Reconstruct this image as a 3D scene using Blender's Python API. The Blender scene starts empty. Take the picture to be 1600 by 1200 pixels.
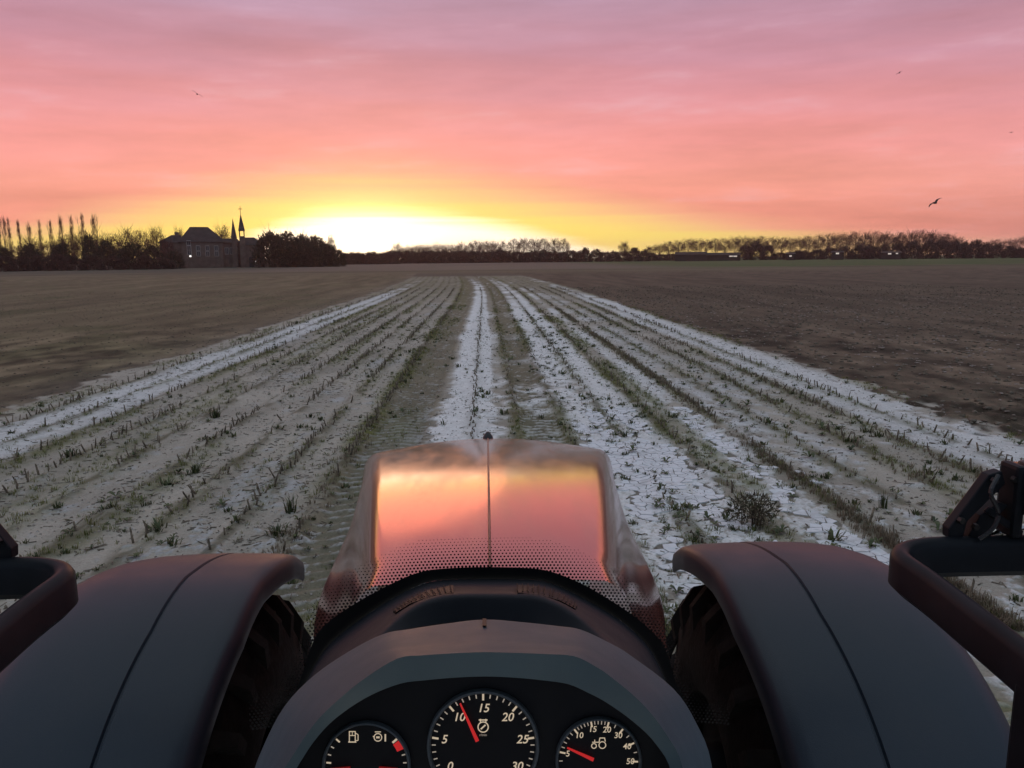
import bpy, bmesh, math, random
import numpy as np
from mathutils import Vector, Matrix

random.seed(7)
RNG = np.random.default_rng(11)
scene = bpy.context.scene
COL = scene.collection
PI = math.pi
R = math.radians

# ------------------------------------------------------------------ camera
CAM_H = 2.70
F = 1186.0                       # focal length in pixels of a 1600 px wide picture
PITCH, YAW, ROLL = 9.43, 1.9, 0.55
cam_data = bpy.data.cameras.new("camera")
cam = bpy.data.objects.new("camera", cam_data)
COL.objects.link(cam)
cam_data.sensor_width = 36.0
cam_data.lens = 36.0 * F / 1600.0
cam_data.clip_start = 0.05
cam_data.clip_end = 9000.0
CAM_ROT = (Matrix.Rotation(R(-YAW), 3, 'Z') @ Matrix.Rotation(R(90 - PITCH), 3, 'X')
           @ Matrix.Rotation(R(-ROLL), 3, 'Z'))
cam.matrix_world = Matrix.Translation((0, 0, CAM_H)) @ CAM_ROT.to_4x4()
scene.camera = cam
EYE = Vector((0, 0, CAM_H))

# ------------------------------------------------------------------ sky, sun, exposure
SUN_AZ, SUN_EL = -8.6, 3.0       # degrees, left of straight ahead / above the horizon
world = bpy.data.worlds.new("World")
scene.world = world
world.use_nodes = True


def lin(c):
    out = []
    for v in c:
        v = v / 255.0
        out.append(v / 12.92 if v <= 0.04045 else ((v + 0.055) / 1.055) ** 2.4)
    return (*out, 1.0)


class NT:
    """a small wrapper that writes node trees as expressions"""
    def __init__(self, tree):
        self.t = tree

    def node(self, kind, **kw):
        n = self.t.nodes.new(kind)
        for k, v in kw.items():
            setattr(n, k, v)
        return n

    def link(self, a, b):
        self.t.links.new(a, b)

    def put(self, sock, v):
        if isinstance(v, bpy.types.NodeSocket):
            self.t.links.new(v, sock)
        else:
            sock.default_value = v

    def m(self, op, a, b=0.0, c=0.0, clamp=False):
        n = self.node('ShaderNodeMath', operation=op, use_clamp=clamp)
        for i, v in enumerate((a, b, c)):
            self.put(n.inputs[i], v)
        return n.outputs[0]

    def step(self, v, lo, hi, a=0.0, b=1.0):
        n = self.node('ShaderNodeMapRange', interpolation_type='SMOOTHSTEP')
        for i, q in enumerate((v, lo, hi, a, b)):
            self.put(n.inputs[i], q)
        return n.outputs[0]

    def mix(self, f, a, b, mode='MIX'):
        n = self.node('ShaderNodeMix', data_type='RGBA', blend_type=mode)
        self.put(n.inputs[0], f)
        self.put(n.inputs[6], a)
        self.put(n.inputs[7], b)
        return n.outputs[2]

    def ramp(self, v, stops):
        n = self.node('ShaderNodeValToRGB')
        cr = n.color_ramp
        while len(cr.elements) < len(stops):
            cr.elements.new(0.5)
        for e, (p, c) in zip(cr.elements, stops):
            e.position = p
            e.color = c
        self.put(n.inputs[0], v)
        return n.outputs[0]

    def noise(self, vec, scale, detail=3.0, rough=0.55):
        n = self.node('ShaderNodeTexNoise')
        if vec is not None:
            self.link(vec, n.inputs['Vector'])
        n.inputs['Scale'].default_value = scale
        n.inputs['Detail'].default_value = detail
        n.inputs['Roughness'].default_value = rough
        return n.outputs['Fac']


def build_sky():
    t = NT(world.node_tree)
    world.node_tree.nodes.clear()
    tc = t.node('ShaderNodeTexCoord')
    sep = t.node('ShaderNodeSeparateXYZ')
    t.link(tc.outputs['Generated'], sep.inputs[0])
    X, Y, Z = sep.outputs
    el = t.m('MULTIPLY', t.m('ARCSINE', Z), 180 / PI)
    az = t.m('MULTIPLY', t.m('ARCTAN2', X, Y), 180 / PI)
    daz = t.m('SUBTRACT', az, SUN_AZ)
    adaz = t.m('ABSOLUTE', daz)
    # cloud deck: streaks drawn out along the horizon, seen in perspective towards the zenith
    zz = t.m('ADD', t.m('MAXIMUM', Z, 0.0), 0.12)
    comb = t.node('ShaderNodeCombineXYZ')
    t.link(t.m('MULTIPLY', t.m('DIVIDE', X, zz), 0.55), comb.inputs[0])
    t.link(t.m('DIVIDE', Y, zz), comb.inputs[1])
    n1 = t.noise(comb.outputs[0], 0.9, 5.0, 0.55)
    comb2 = t.node('ShaderNodeCombineXYZ')
    t.link(t.m('MULTIPLY', az, 0.035), comb2.inputs[0])
    t.link(t.m('ADD', t.m('MULTIPLY', el, 0.42), t.m('MULTIPLY', az, 0.012)), comb2.inputs[1])
    n2 = t.noise(comb2.outputs[0], 1.0, 4.0, 0.5)
    comb3 = t.node('ShaderNodeCombineXYZ')
    t.link(t.m('MULTIPLY', az, 0.02), comb3.inputs[0])
    t.link(t.m('MULTIPLY', el, 1.5), comb3.inputs[1])
    n3 = t.noise(comb3.outputs[0], 1.0, 3.0, 0.5)
    c1 = t.m('SUBTRACT', n1, 0.5)
    c2 = t.m('SUBTRACT', n2, 0.5)
    c3 = t.m('SUBTRACT', n3, 0.5)
    warp = t.m('ADD', t.m('MULTIPLY', c2, 5.0), t.m('MULTIPLY', c1, 3.0))
    elw = t.m('ADD', el, t.m('MULTIPLY', warp, t.step(el, 0.0, 10.0, 0.15, 1.0)))
    # pink to lilac to grey blue with elevation
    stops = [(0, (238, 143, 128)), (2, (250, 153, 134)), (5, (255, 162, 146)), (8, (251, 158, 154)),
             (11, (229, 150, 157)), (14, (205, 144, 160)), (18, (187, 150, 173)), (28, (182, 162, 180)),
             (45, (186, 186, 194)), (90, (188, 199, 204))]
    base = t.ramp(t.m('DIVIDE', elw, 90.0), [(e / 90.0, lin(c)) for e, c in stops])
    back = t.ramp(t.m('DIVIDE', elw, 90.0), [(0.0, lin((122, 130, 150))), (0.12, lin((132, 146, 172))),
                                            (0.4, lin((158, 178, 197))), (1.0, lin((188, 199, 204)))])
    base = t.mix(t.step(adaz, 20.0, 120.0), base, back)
    comb4 = t.node('ShaderNodeCombineXYZ')
    t.link(t.m('ADD', t.m('MULTIPLY', az, 0.10), t.m('MULTIPLY', el, 0.10)), comb4.inputs[0])
    t.link(t.m('ADD', t.m('MULTIPLY', el, 0.55), t.m('MULTIPLY', az, -0.04)), comb4.inputs[1])
    c4 = t.m('SUBTRACT', t.noise(comb4.outputs[0], 1.0, 6.0, 0.62), 0.5)
    bright = t.m('ADD', 1.0, t.m('ADD', t.m('MULTIPLY', c1, 0.55), t.m('ADD', t.m('MULTIPLY', c2, 0.45), t.m('MULTIPLY', c4, 0.34))))
    # thin pale veils among the pink
    base = t.mix(t.m('MULTIPLY', t.step(t.m('ADD', c4, t.m('MULTIPLY', c1, 0.8)), 0.02, 0.26), 0.22), base, lin((216, 190, 205)))
    base = t.mix(1.0, base, bright, 'MULTIPLY')
    # the afterglow: yellow, then white, hugging the horizon where the sun went down
    g1 = t.m('EXPONENT', t.m('MULTIPLY', -1.0, t.m('POWER', t.m('DIVIDE', adaz, t.step(daz, -6.0, 6.0, 19.5, 24.0)), 2.0)))
    top1 = t.m('ADD', t.m('MULTIPLY', g1, 5.7), 1.1)
    e3 = t.m('ADD', el, t.m('ADD', t.m('MULTIPLY', c3, 1.5), t.m('MULTIPLY', c2, 1.2)))
    q1 = t.m('DIVIDE', e3, top1)
    side = t.step(adaz, 50.0, 18.0)
    f0 = t.m('MULTIPLY', t.step(q1, 1.20, 0.60), side)
    col = t.mix(f0, base, (1.0, 0.54, 0.28, 1.0))
    f1 = t.m('MULTIPLY', t.step(q1, 0.90, 0.38), side)
    col = t.mix(f1, col, (1.08, 0.84, 0.19, 1.0))
    g2 = t.m('EXPONENT', t.m('MULTIPLY', -1.0, t.m('POWER', t.m('DIVIDE', adaz, t.step(daz, -5.0, 5.0, 10.5, 17.0)), 3.2)))
    top2 = t.m('MULTIPLY', g2, 4.0)
    f2 = t.m('MULTIPLY', t.step(t.m('SUBTRACT', top2, e3), 0.2, 2.0), 1.0)
    col = t.mix(f2, col, (1.55, 1.45, 1.15, 1.0))
    g3 = t.m('EXPONENT', t.m('MULTIPLY', -1.0, t.m('ADD', t.m('POWER', t.m('DIVIDE', adaz, 4.5), 2.0),
                                                   t.m('POWER', t.m('DIVIDE', t.m('SUBTRACT', el, 1.2), 2.2), 2.0))))
    core = t.node('ShaderNodeVectorMath', operation='SCALE')
    core.inputs[0].default_value = (1.2, 1.0, 0.6)
    t.link(g3, core.inputs[3])
    add = t.node('ShaderNodeVectorMath', operation='ADD')
    t.link(col, add.inputs[0])
    t.link(core.outputs[0], add.inputs[1])
    bg = t.node('ShaderNodeBackground')
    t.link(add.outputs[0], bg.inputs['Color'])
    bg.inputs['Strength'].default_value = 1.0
    # clear air above the clouds
    sky = t.node('ShaderNodeTexSky', sky_type='NISHITA', sun_disc=False)
    sky.sun_elevation = R(SUN_EL)
    sky.sun_rotation = R(SUN_AZ)
    bg2 = t.node('ShaderNodeBackground')
    t.link(sky.outputs[0], bg2.inputs['Color'])
    bg2.inputs['Strength'].default_value = 0.008
    sh = t.node('ShaderNodeAddShader')
    t.link(bg.outputs[0], sh.inputs[0])
    t.link(bg2.outputs[0], sh.inputs[1])
    out = t.node('ShaderNodeOutputWorld')
    t.link(sh.outputs[0], out.inputs['Surface'])


build_sky()
sun_data = bpy.data.lights.new("sun", 'SUN')
sun_data.energy = 0.13
sun_data.color = (1.0, 0.34, 0.15)
sun_data.angle = R(20.0)
sun = bpy.data.objects.new("sun", sun_data)
COL.objects.link(sun)
_d = Vector((math.sin(R(SUN_AZ)) * math.cos(R(SUN_EL)), math.cos(R(SUN_AZ)) * math.cos(R(SUN_EL)), math.sin(R(SUN_EL))))
sun.rotation_euler = _d.to_track_quat('Z', 'Y').to_euler()
sun.location = (-40, 300, 60)

vs = scene.view_settings
scene.display_settings.display_device = 'sRGB'
vs.view_transform = 'Standard'
vs.look = 'None'
vs.exposure = 0.0
vs.gamma = 1.0
vs.use_curve_mapping = False
scene.cycles.max_bounces = 6
scene.cycles.transparent_max_bounces = 12
scene.cycles.use_denoising = True


# ------------------------------------------------------------------ helpers
def ray(px, py):
    """direction of the photograph's pixel (1600 x 1200)"""
    v = Vector(((px - 800) / F, -(py - 600) / F, -1.0))
    return CAM_ROT @ v


def at_depth(px, py, z):
    return EYE + ray(px, py) * z


def at_dist(px, py, d):
    """point of the pixel's ray at ground distance d"""
    v = ray(px, py)
    return EYE + v * (d / math.hypot(v.x, v.y))


def at_z(px, py, z):
    v = ray(px, py)
    return EYE + v * ((z - CAM_H) / v.z)


INV = CAM_ROT.transposed()
INV_NP = np.array(INV)


def project(P):
    """world points (n,3) to the photograph's pixels and depth"""
    q = (np.asarray(P) - np.array((0, 0, CAM_H))) @ INV_NP.T
    z = -q[:, 2]
    z = np.where(np.abs(z) < 1e-6, 1e-6, z)
    return 800 + F * q[:, 0] / z, 600 - F * q[:, 1] / z, z


def tag(o, label=None, category=None, group=None, kind=None):
    if label:
        o["label"] = label
    if category:
        o["category"] = category
    if group:
        o["group"] = group
    if kind:
        o["kind"] = kind
    return o


def empty(name, loc=(0, 0, 0), rz=0.0, parent=None):
    o = bpy.data.objects.new(name, None)
    o.empty_display_size = 0.2
    COL.objects.link(o)
    o.location = loc
    o.rotation_euler = (0, 0, rz)
    if parent:
        o.parent = parent
    return o


def link_mesh(name, me, parent=None, mat=None, smooth=False):
    if mat is not None and not me.materials:
        me.materials.append(mat)
    if smooth:
        me.polygons.foreach_set("use_smooth", [True] * len(me.polygons))
        if len(me.polygons) < 200000:
            me.set_sharp_from_angle(angle=R(38))
    o = bpy.data.objects.new(name, me)
    COL.objects.link(o)
    if parent:
        o.parent = parent
    return o


def np_mesh(name, V, Fc):
    me = bpy.data.meshes.new(name)
    V = np.ascontiguousarray(V, dtype=np.float32)
    Fc = np.ascontiguousarray(Fc, dtype=np.int32)
    me.vertices.add(len(V))
    me.vertices.foreach_set("co", V.ravel())
    me.loops.add(Fc.size)
    me.loops.foreach_set("vertex_index", Fc.ravel())
    me.polygons.add(len(Fc))
    me.polygons.foreach_set("loop_start", np.arange(len(Fc), dtype=np.int32) * Fc.shape[1])
    me.update(calc_edges=True)
    return me


class MB:
    """collects shapes and links them as one mesh object"""
    def __init__(self):
        self.v, self.f = [], []

    def add(self, vs_, fs_):
        b = len(self.v)
        self.v += [tuple(p) for p in vs_]
        self.f += [tuple(i + b for i in f) for f in fs_]

    def box(self, lo, hi):
        x0, y0, z0 = lo
        x1, y1, z1 = hi
        self.add([(x0, y0, z0), (x1, y0, z0), (x1, y1, z0), (x0, y1, z0),
                  (x0, y0, z1), (x1, y0, z1), (x1, y1, z1), (x0, y1, z1)],
                 [(3, 2, 1, 0), (4, 5, 6, 7), (0, 1, 5, 4), (1, 2, 6, 5), (2, 3, 7, 6), (3, 0, 4, 7)])

    def grid(self, rows, close=False):
        """rows of equal length become a quad sheet"""
        n, m = len(rows), len(rows[0])
        vs_ = [p for r in rows for p in r]
        fs_ = []
        for i in range(n - 1):
            for j in range(m - 1 + (1 if close else 0)):
                k = (j + 1) % m
                fs_.append((i * m + j, i * m + k, (i + 1) * m + k, (i + 1) * m + j))
        self.add(vs_, fs_)

    def tube(self, pts, rad, n=8, caps=True):
        pts = [Vector(p) for p in pts]
        if not hasattr(rad, '__len__'):
            rad = [rad] * len(pts)
        rows = []
        up = Vector((0, 0, 1))
        for i, p in enumerate(pts):
            d = (pts[min(i + 1, len(pts) - 1)] - pts[max(i - 1, 0)]).normalized()
            a = d.cross(up)
            if a.length < 1e-3:
                a = d.cross(Vector((1, 0, 0)))
            a.normalize()
            b = a.cross(d).normalized()
            rows.append([p + (a * math.cos(2 * PI * k / n) + b * math.sin(2 * PI * k / n)) * rad[i] for k in range(n)])
        base = len(self.v)
        self.grid(rows, close=True)
        if caps:
            self.f.append(tuple(base + k for k in range(n))[::-1])
            e = base + (len(pts) - 1) * n
            self.f.append(tuple(e + k for k in range(n)))

    def prism(self, poly, depth):
        """a polygon (3D points) given thickness along the vector depth"""
        n = len(poly)
        a = [Vector(p) for p in poly]
        b = [p + Vector(depth) for p in a]
        fs_ = [tuple(range(n)), tuple(range(2 * n - 1, n - 1, -1))]
        for i in range(n):
            j = (i + 1) % n
            fs_.append((i, j, n + j, n + i)[::-1])
        self.add(a + b, fs_)

    def mesh(self, name):
        me = bpy.data.meshes.new(name)
        me.from_pydata(self.v, [], self.f)
        me.update()
        return me

    def build(self, name, mat, parent=None, smooth=False, bevel=0.0, seg=2):
        me = self.mesh(name)
        if bevel or smooth:
            bm = bmesh.new()
            bm.from_mesh(me)
            bmesh.ops.recalc_face_normals(bm, faces=bm.faces)
            if bevel:
                ed = [e for e in bm.edges if len(e.link_faces) == 2 and e.calc_face_angle(0) > 0.6]
                bmesh.ops.bevel(bm, geom=ed, offset=bevel, segments=seg, affect='EDGES', profile=0.6)
            bm.to_mesh(me)
            bm.free()
        return link_mesh(name, me, parent, mat, smooth)


def catmull(pts, per):
    """a smooth line through 2D or 3D points"""
    P = [np.array(p, float) for p in pts]
    P = [2 * P[0] - P[1]] + P + [2 * P[-1] - P[-2]]
    out = []
    for i in range(1, len(P) - 2):
        for k in range(per):
            t = k / per
            out.append(0.5 * (2 * P[i] + (P[i + 1] - P[i - 1]) * t + (2 * P[i - 1] - 5 * P[i] + 4 * P[i + 1] - P[i + 2]) * t * t
                              + (3 * P[i] - P[i - 1] - 3 * P[i + 1] + P[i + 2]) * t ** 3))
    out.append(P[-2])
    return out


def resample(pts, n):
    P = np.array(pts, float)
    L = np.concatenate([[0], np.cumsum(np.linalg.norm(np.diff(P, axis=0), axis=1))])
    q = np.linspace(0, L[-1], n)
    return np.stack([np.interp(q, L, P[:, k]) for k in range(P.shape[1])], 1)


# ------------------------------------------------------------------ materials
def new_mat(name):
    m = bpy.data.materials.new(name)
    m.use_nodes = True
    return m, NT(m.node_tree), m.node_tree.nodes['Principled BSDF']


def mat_plain(name, color, rough=0.6, spec=0.5, metal=0.0, coat=0.0, var=0.25, scale=4.0, bump=0.0, bscale=60.0, rvar=0.15):
    m, t, b = new_mat(name)
    geo = t.node('ShaderNodeTexCoord')
    n = t.noise(geo.outputs['Object'], scale, 5.0, 0.6)
    lo = tuple(c * (1 - var) for c in color) + (1.0,)
    hi = tuple(min(1.0, c * (1 + var)) for c in color) + (1.0,)
    t.link(t.mix(t.step(n, 0.3, 0.7), lo, hi), b.inputs['Base Color'])
    n2 = t.noise(geo.outputs['Object'], scale * 3.1, 4.0, 0.6)
    t.link(t.m('ADD', rough, t.m('MULTIPLY', t.m('SUBTRACT', n2, 0.5), 2 * rvar), clamp=True), b.inputs['Roughness'])
    b.inputs['Specular IOR Level'].default_value = spec
    b.inputs['Metallic'].default_value = metal
    b.inputs['Coat Weight'].default_value = coat
    if bump:
        bn = t.node('ShaderNodeBump')
        bn.inputs['Strength'].default_value = 1.0
        bn.inputs['Distance'].default_value = bump
        t.link(t.noise(geo.outputs['Object'], bscale, 3.0, 0.6), bn.inputs['Height'])
        t.link(bn.outputs[0], b.inputs['Normal'])
    return m


def mat_patchy(name, cols, scale=2.0, rough=0.9, spec=0.2):
    """colour picked by where in the world a piece lies, so that joined pieces differ"""
    m, t, b = new_mat(name)
    geo = t.node('ShaderNodeNewGeometry')
    n = t.noise(geo.outputs['Position'], scale, 3.0, 0.7)
    k = len(cols)
    t.link(t.ramp(t.step(n, 0.28, 0.72), [(i / (k - 1), (*c, 1.0)) for i, c in enumerate(cols)]), b.inputs['Base Color'])
    b.inputs['Roughness'].default_value = rough
    b.inputs['Specular IOR Level'].default_value = spec
    return m


def mat_emit(name, color, strength):
    m, t, b = new_mat(name)
    b.inputs['Base Color'].default_value = (*[c * 0.6 for c in color], 1)
    b.inputs['Emission Color'].default_value = (*color, 1)
    b.inputs['Emission Strength'].default_value = strength
    return m


M = {}
M['twig'] = mat_plain('bare twigs', (0.105, 0.044, 0.036), 0.9, 0.2, scale=0.4)
M['bark'] = mat_plain('bark', (0.05, 0.038, 0.03), 0.9, 0.2, scale=1.0)
M['evergreen'] = mat_patchy('dark foliage', [(0.020, 0.022, 0.014), (0.035, 0.036, 0.020), (0.05, 0.042, 0.028)], 0.5)
M['shrub'] = mat_patchy('winter shrub', [(0.042, 0.028, 0.024), (0.065, 0.036, 0.030), (0.04, 0.038, 0.024)], 0.4)
M['brick'] = mat_plain('old brick wall', (0.13, 0.095, 0.08), 0.9, 0.2, scale=0.6)
M['slate'] = mat_plain('slate roof', (0.042, 0.038, 0.040), 0.9, 0.15, scale=0.5)
M['spire'] = mat_plain('spire slates', (0.06, 0.05, 0.05), 0.7, 0.3, scale=0.5)
M['window_white'] = mat_plain('white window frame', (0.36, 0.35, 0.34), 0.6)
M['glass_far'] = mat_plain('dark window glass', (0.03, 0.03, 0.035), 0.1, 0.6)
M['lit'] = mat_emit('lit window', (1.0, 0.86, 0.72), 0.7)
M['lamp_glow'] = mat_emit('outside lamp glow', (1.0, 0.95, 0.88), 1.6)
M['bird'] = mat_plain('bird plumage', (0.03, 0.022, 0.022), 0.8)

def dusty(name, base, metal, rough, coat, dust, amount, scale, stretch=(1, 1, 1)):
    """paint or plastic under a thin, blotchy film of field dust with finer specks"""
    m, t, b = new_mat(name)
    tc = t.node('ShaderNodeTexCoord')
    mp = t.node('ShaderNodeMapping')
    mp.inputs['Scale'].default_value = stretch
    t.link(tc.outputs['Object'], mp.inputs['Vector'])
    n1 = t.noise(mp.outputs[0], scale, 6.0, 0.65)
    n2 = t.noise(tc.outputs['Object'], scale * 45, 2.0, 0.5)
    film = t.m('MULTIPLY', t.step(n1, 0.35, 0.75), amount)
    specks = t.m('MULTIPLY', t.step(n2, 0.66, 0.74), amount * 1.4)
    f = t.m('ADD', film, specks, clamp=True)
    t.link(t.mix(f, (*base, 1), (*dust, 1)), b.inputs['Base Color'])
    t.link(t.m('MULTIPLY', t.m('SUBTRACT', 1.0, f), metal), b.inputs['Metallic'])
    t.link(t.m('ADD', t.m('MULTIPLY', f, 0.45), t.m('ADD', rough, t.m('MULTIPLY', t.m('SUBTRACT', n1, 0.5), 0.10))), b.inputs['Roughness'])
    b.inputs['Coat Weight'].default_value = coat
    b.inputs['Coat Roughness'].default_value = 0.12
    bp = t.node('ShaderNodeBump')
    bp.inputs['Distance'].default_value = 0.0005
    t.link(t.noise(tc.outputs['Object'], 260.0, 2.0, 0.6), bp.inputs['Height'])
    if metal == 0:
        t.link(bp.outputs[0], b.inputs['Normal'])
    return m


M['hood'] = dusty('red bonnet paint', (0.53, 0.185, 0.145), 0.62, 0.12, 0.4, (0.20, 0.16, 0.135), 0.13, 5.0, (3.0, 0.5, 1.0))
M['black_plastic'] = mat_plain('black moulded plastic', (0.020, 0.021, 0.024), 0.42, 0.5, var=0.2, scale=5.0, bump=0.0006, bscale=350.0)
M['fender'] = dusty('dark fender plastic', (0.010, 0.020, 0.034), 0.0, 0.43, 0.0, (0.075, 0.072, 0.070), 0.13, 5.0)
M['black_metal'] = mat_plain('black painted metal', (0.010, 0.012, 0.016), 0.46, 0.13, var=0.2, scale=8.0, rvar=0.08)
M['rubber'] = mat_plain('muddy rubber', (0.010, 0.009, 0.0085), 0.85, 0.2, var=0.4, scale=9.0, bump=0.004, bscale=40.0)
M['slate_plastic'] = mat_plain('slate dash plastic', (0.062, 0.112, 0.142), 0.50, 0.4, var=0.08, scale=6.0, bump=0.00025, bscale=900.0)
M['dash'] = mat_plain('dark dash plastic', (0.020, 0.024, 0.031), 0.55, 0.22, var=0.1, scale=6.0, bump=0.00025, bscale=900.0)
M['frit'] = mat_plain('black enamel', (0.008, 0.008, 0.009), 0.5, 0.3, var=0.1)
M['panel'] = mat_plain('black gauge panel', (0.006, 0.006, 0.008), 0.5, 0.25, var=0.2)
M['bezel'] = mat_plain('gauge ring', (0.10, 0.115, 0.125), 0.4, 0.4, var=0.1, scale=30.0)
M['print'] = mat_emit('backlit print', (1.0, 0.80, 0.56), 0.40)
M['print_dim'] = mat_emit('dim backlit print', (1.0, 0.84, 0.66), 0.22)
M['needle'] = mat_emit('red needle', (0.9, 0.03, 0.03), 0.42)
M['needle_dim'] = mat_emit('dim red needle', (0.8, 0.02, 0.02), 0.12)
M['red_glass'] = mat_plain('amber lamp glass', (0.6, 0.18, 0.03), 0.2, 0.5)
M['chrome_dark'] = mat_plain('dull steel bolt', (0.035, 0.034, 0.034), 0.4, 0.5, metal=0.8, var=0.1)
M['chrome'] = mat_plain('bare steel tube', (0.6, 0.58, 0.56), 0.15, 0.5, metal=1.0, var=0.1)


def make_glass():
    m, t, b = new_mat('windscreen glass')
    tr = t.node('ShaderNodeBsdfTransparent')
    tr.inputs[0].default_value = (0.965, 0.965, 0.97, 1)
    out = [n for n in m.node_tree.nodes if n.type == 'OUTPUT_MATERIAL'][0]
    t.link(tr.outputs[0], out.inputs['Surface'])
    m.node_tree.nodes.remove(b)
    return m


M['glass'] = make_glass()

# ------------------------------------------------------------------ ground
def _hash(ix, iy, seed):
    h = (ix.astype(np.int64) * 374761393 + iy.astype(np.int64) * 668265263 + seed * 974711) & 0xFFFFFFFF
    h = ((h ^ (h >> 13)) * 1274126177) & 0xFFFFFFFF
    h = (h ^ (h >> 16)) & 0xFFFFFF
    return h.astype(np.float32) / float(0xFFFFFF)


def vn(x, y, seed=0):
    xi, yi = np.floor(x), np.floor(y)
    fx, fy = x - xi, y - yi
    fx, fy = fx * fx * (3 - 2 * fx), fy * fy * (3 - 2 * fy)
    a, b = _hash(xi, yi, seed), _hash(xi + 1, yi, seed)
    c, d = _hash(xi, yi + 1, seed), _hash(xi + 1, yi + 1, seed)
    return (a + (b - a) * fx) * (1 - fy) + (c + (d - c) * fx) * fy


def fbm(x, y, seed=0, o=3):
    s, a, tot = 0, 1.0, 0
    for k in range(o):
        s = s + a * vn(x * 2 ** k + 17.3 * k, y * 2 ** k - 9.1 * k, seed + k)
        tot += a
        a *= 0.5
    return s / tot


def sm(x, a, b):
    t = np.clip((x - a) / (b - a), 0, 1)
    return t * t * (3 - 2 * t)


def bend(y):
    """how far the rows have swung to the left at distance y"""
    d = np.maximum(np.minimum(y, 125.0) - 45.0, 0)
    return -0.00042 * d * d - np.maximum(y - 125.0, 0) * 0.067


ROWS = [-8.05, -7.25, -6.5, -5.72, -4.95, -4.15, -3.40, -2.62, -1.92, -0.25, 0.5, 1.25, 2.0, 2.78, 3.76, 4.5, 5.25, 6.0, 6.75]
W_U = [-9.3, -9.0, -8.6, -8.2, -7.9, -7.4, -6.9, -6.5, -6.0, -5.6, -5.2, -4.8, -4.4, -4.0, -3.6, -3.2, -2.9, -2.5, -2.1, -1.9, -1.6, -1.15, -0.85, -0.62, -0.35, -0.25, -0.15, 0.0, 0.16, 0.5, 0.8, 1.15, 1.45, 1.75, 2.0, 2.3, 2.6, 2.75, 3.05, 3.3, 3.55, 3.76, 3.95, 4.3, 4.8, 5.2, 5.4, 5.8, 6.1, 6.5, 7.0, 7.4, 7.8, 8.3]
W_C = [0, .10, .34, .28, .62, .86, .72, .30, .30, .46, .42, .34, .42, .30, .34, .52, .58, .46, .42, .16, .18, .24, .46, .88, .90, .66, .90, .78, .40, .28, .24, .34, .66, .82, .72, .86, .72, .25, .36, .76, .72, .18, .58, .68, .62, .52, .36, .50, .36, .78, .92, .82, .42, 0]
G_ROWS = [(-6.45, .20, .55), (-5.3, .22, .40), (-4.05, .22, .45), (-3.0, .12, .15), (-1.95, .20, .95), (-1.45, .25, .25), (0.48, .14, .5),
          (1.25, .14, .55), (2.80, .20, .9), (3.12, .16, .6), (3.76, .10, .5), (5.3, .18, .5), (6.05, .18, .45), (7.9, .25, .35), (-8.6, .25, .3)]


def edges(y):
    wob = (fbm(y * 0.35, y * 0 + 3.1, 90) - 0.5)
    wob2 = (fbm(y * 1.7, y * 0 + 1.7, 91) - 0.5)
    return -9.0 + 0.7 * wob + .5 * wob2, 7.85 + 0.7 * (fbm(y * 0.3, y * 0 + 7.7, 92) - 0.5) + 0.4 * wob2


def green_of(u, y):
    g = np.zeros_like(u)
    for c, w, a in G_ROWS:
        g = np.maximum(g, a * np.exp(-((u - c) / w) ** 2))
    for ur in ROWS:
        g = np.maximum(g, (.08 if ur == -.25 else .34) * np.exp(-((u - ur) / .16) ** 2))
    patch = fbm(u * 0.9 + 5, y * 0.33, 41, 3)
    return np.minimum(1.0, 1.35 * g) * sm(patch, 0.28, 0.56)


def plate_field(u, v):
    """1 where the crust has dried into plates"""
    W = np.interp(u, W_U, W_C)
    w = 0.55 * fbm(u * .8, v * .5, 205, 2) + .45 * vn(u * 5.5, v * 4.5, 207)
    return ((w < W * .74) & (W > .5) & (green_of(u, v) < .35) & (u > .65) & (u < 3.95)).astype(float)


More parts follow.
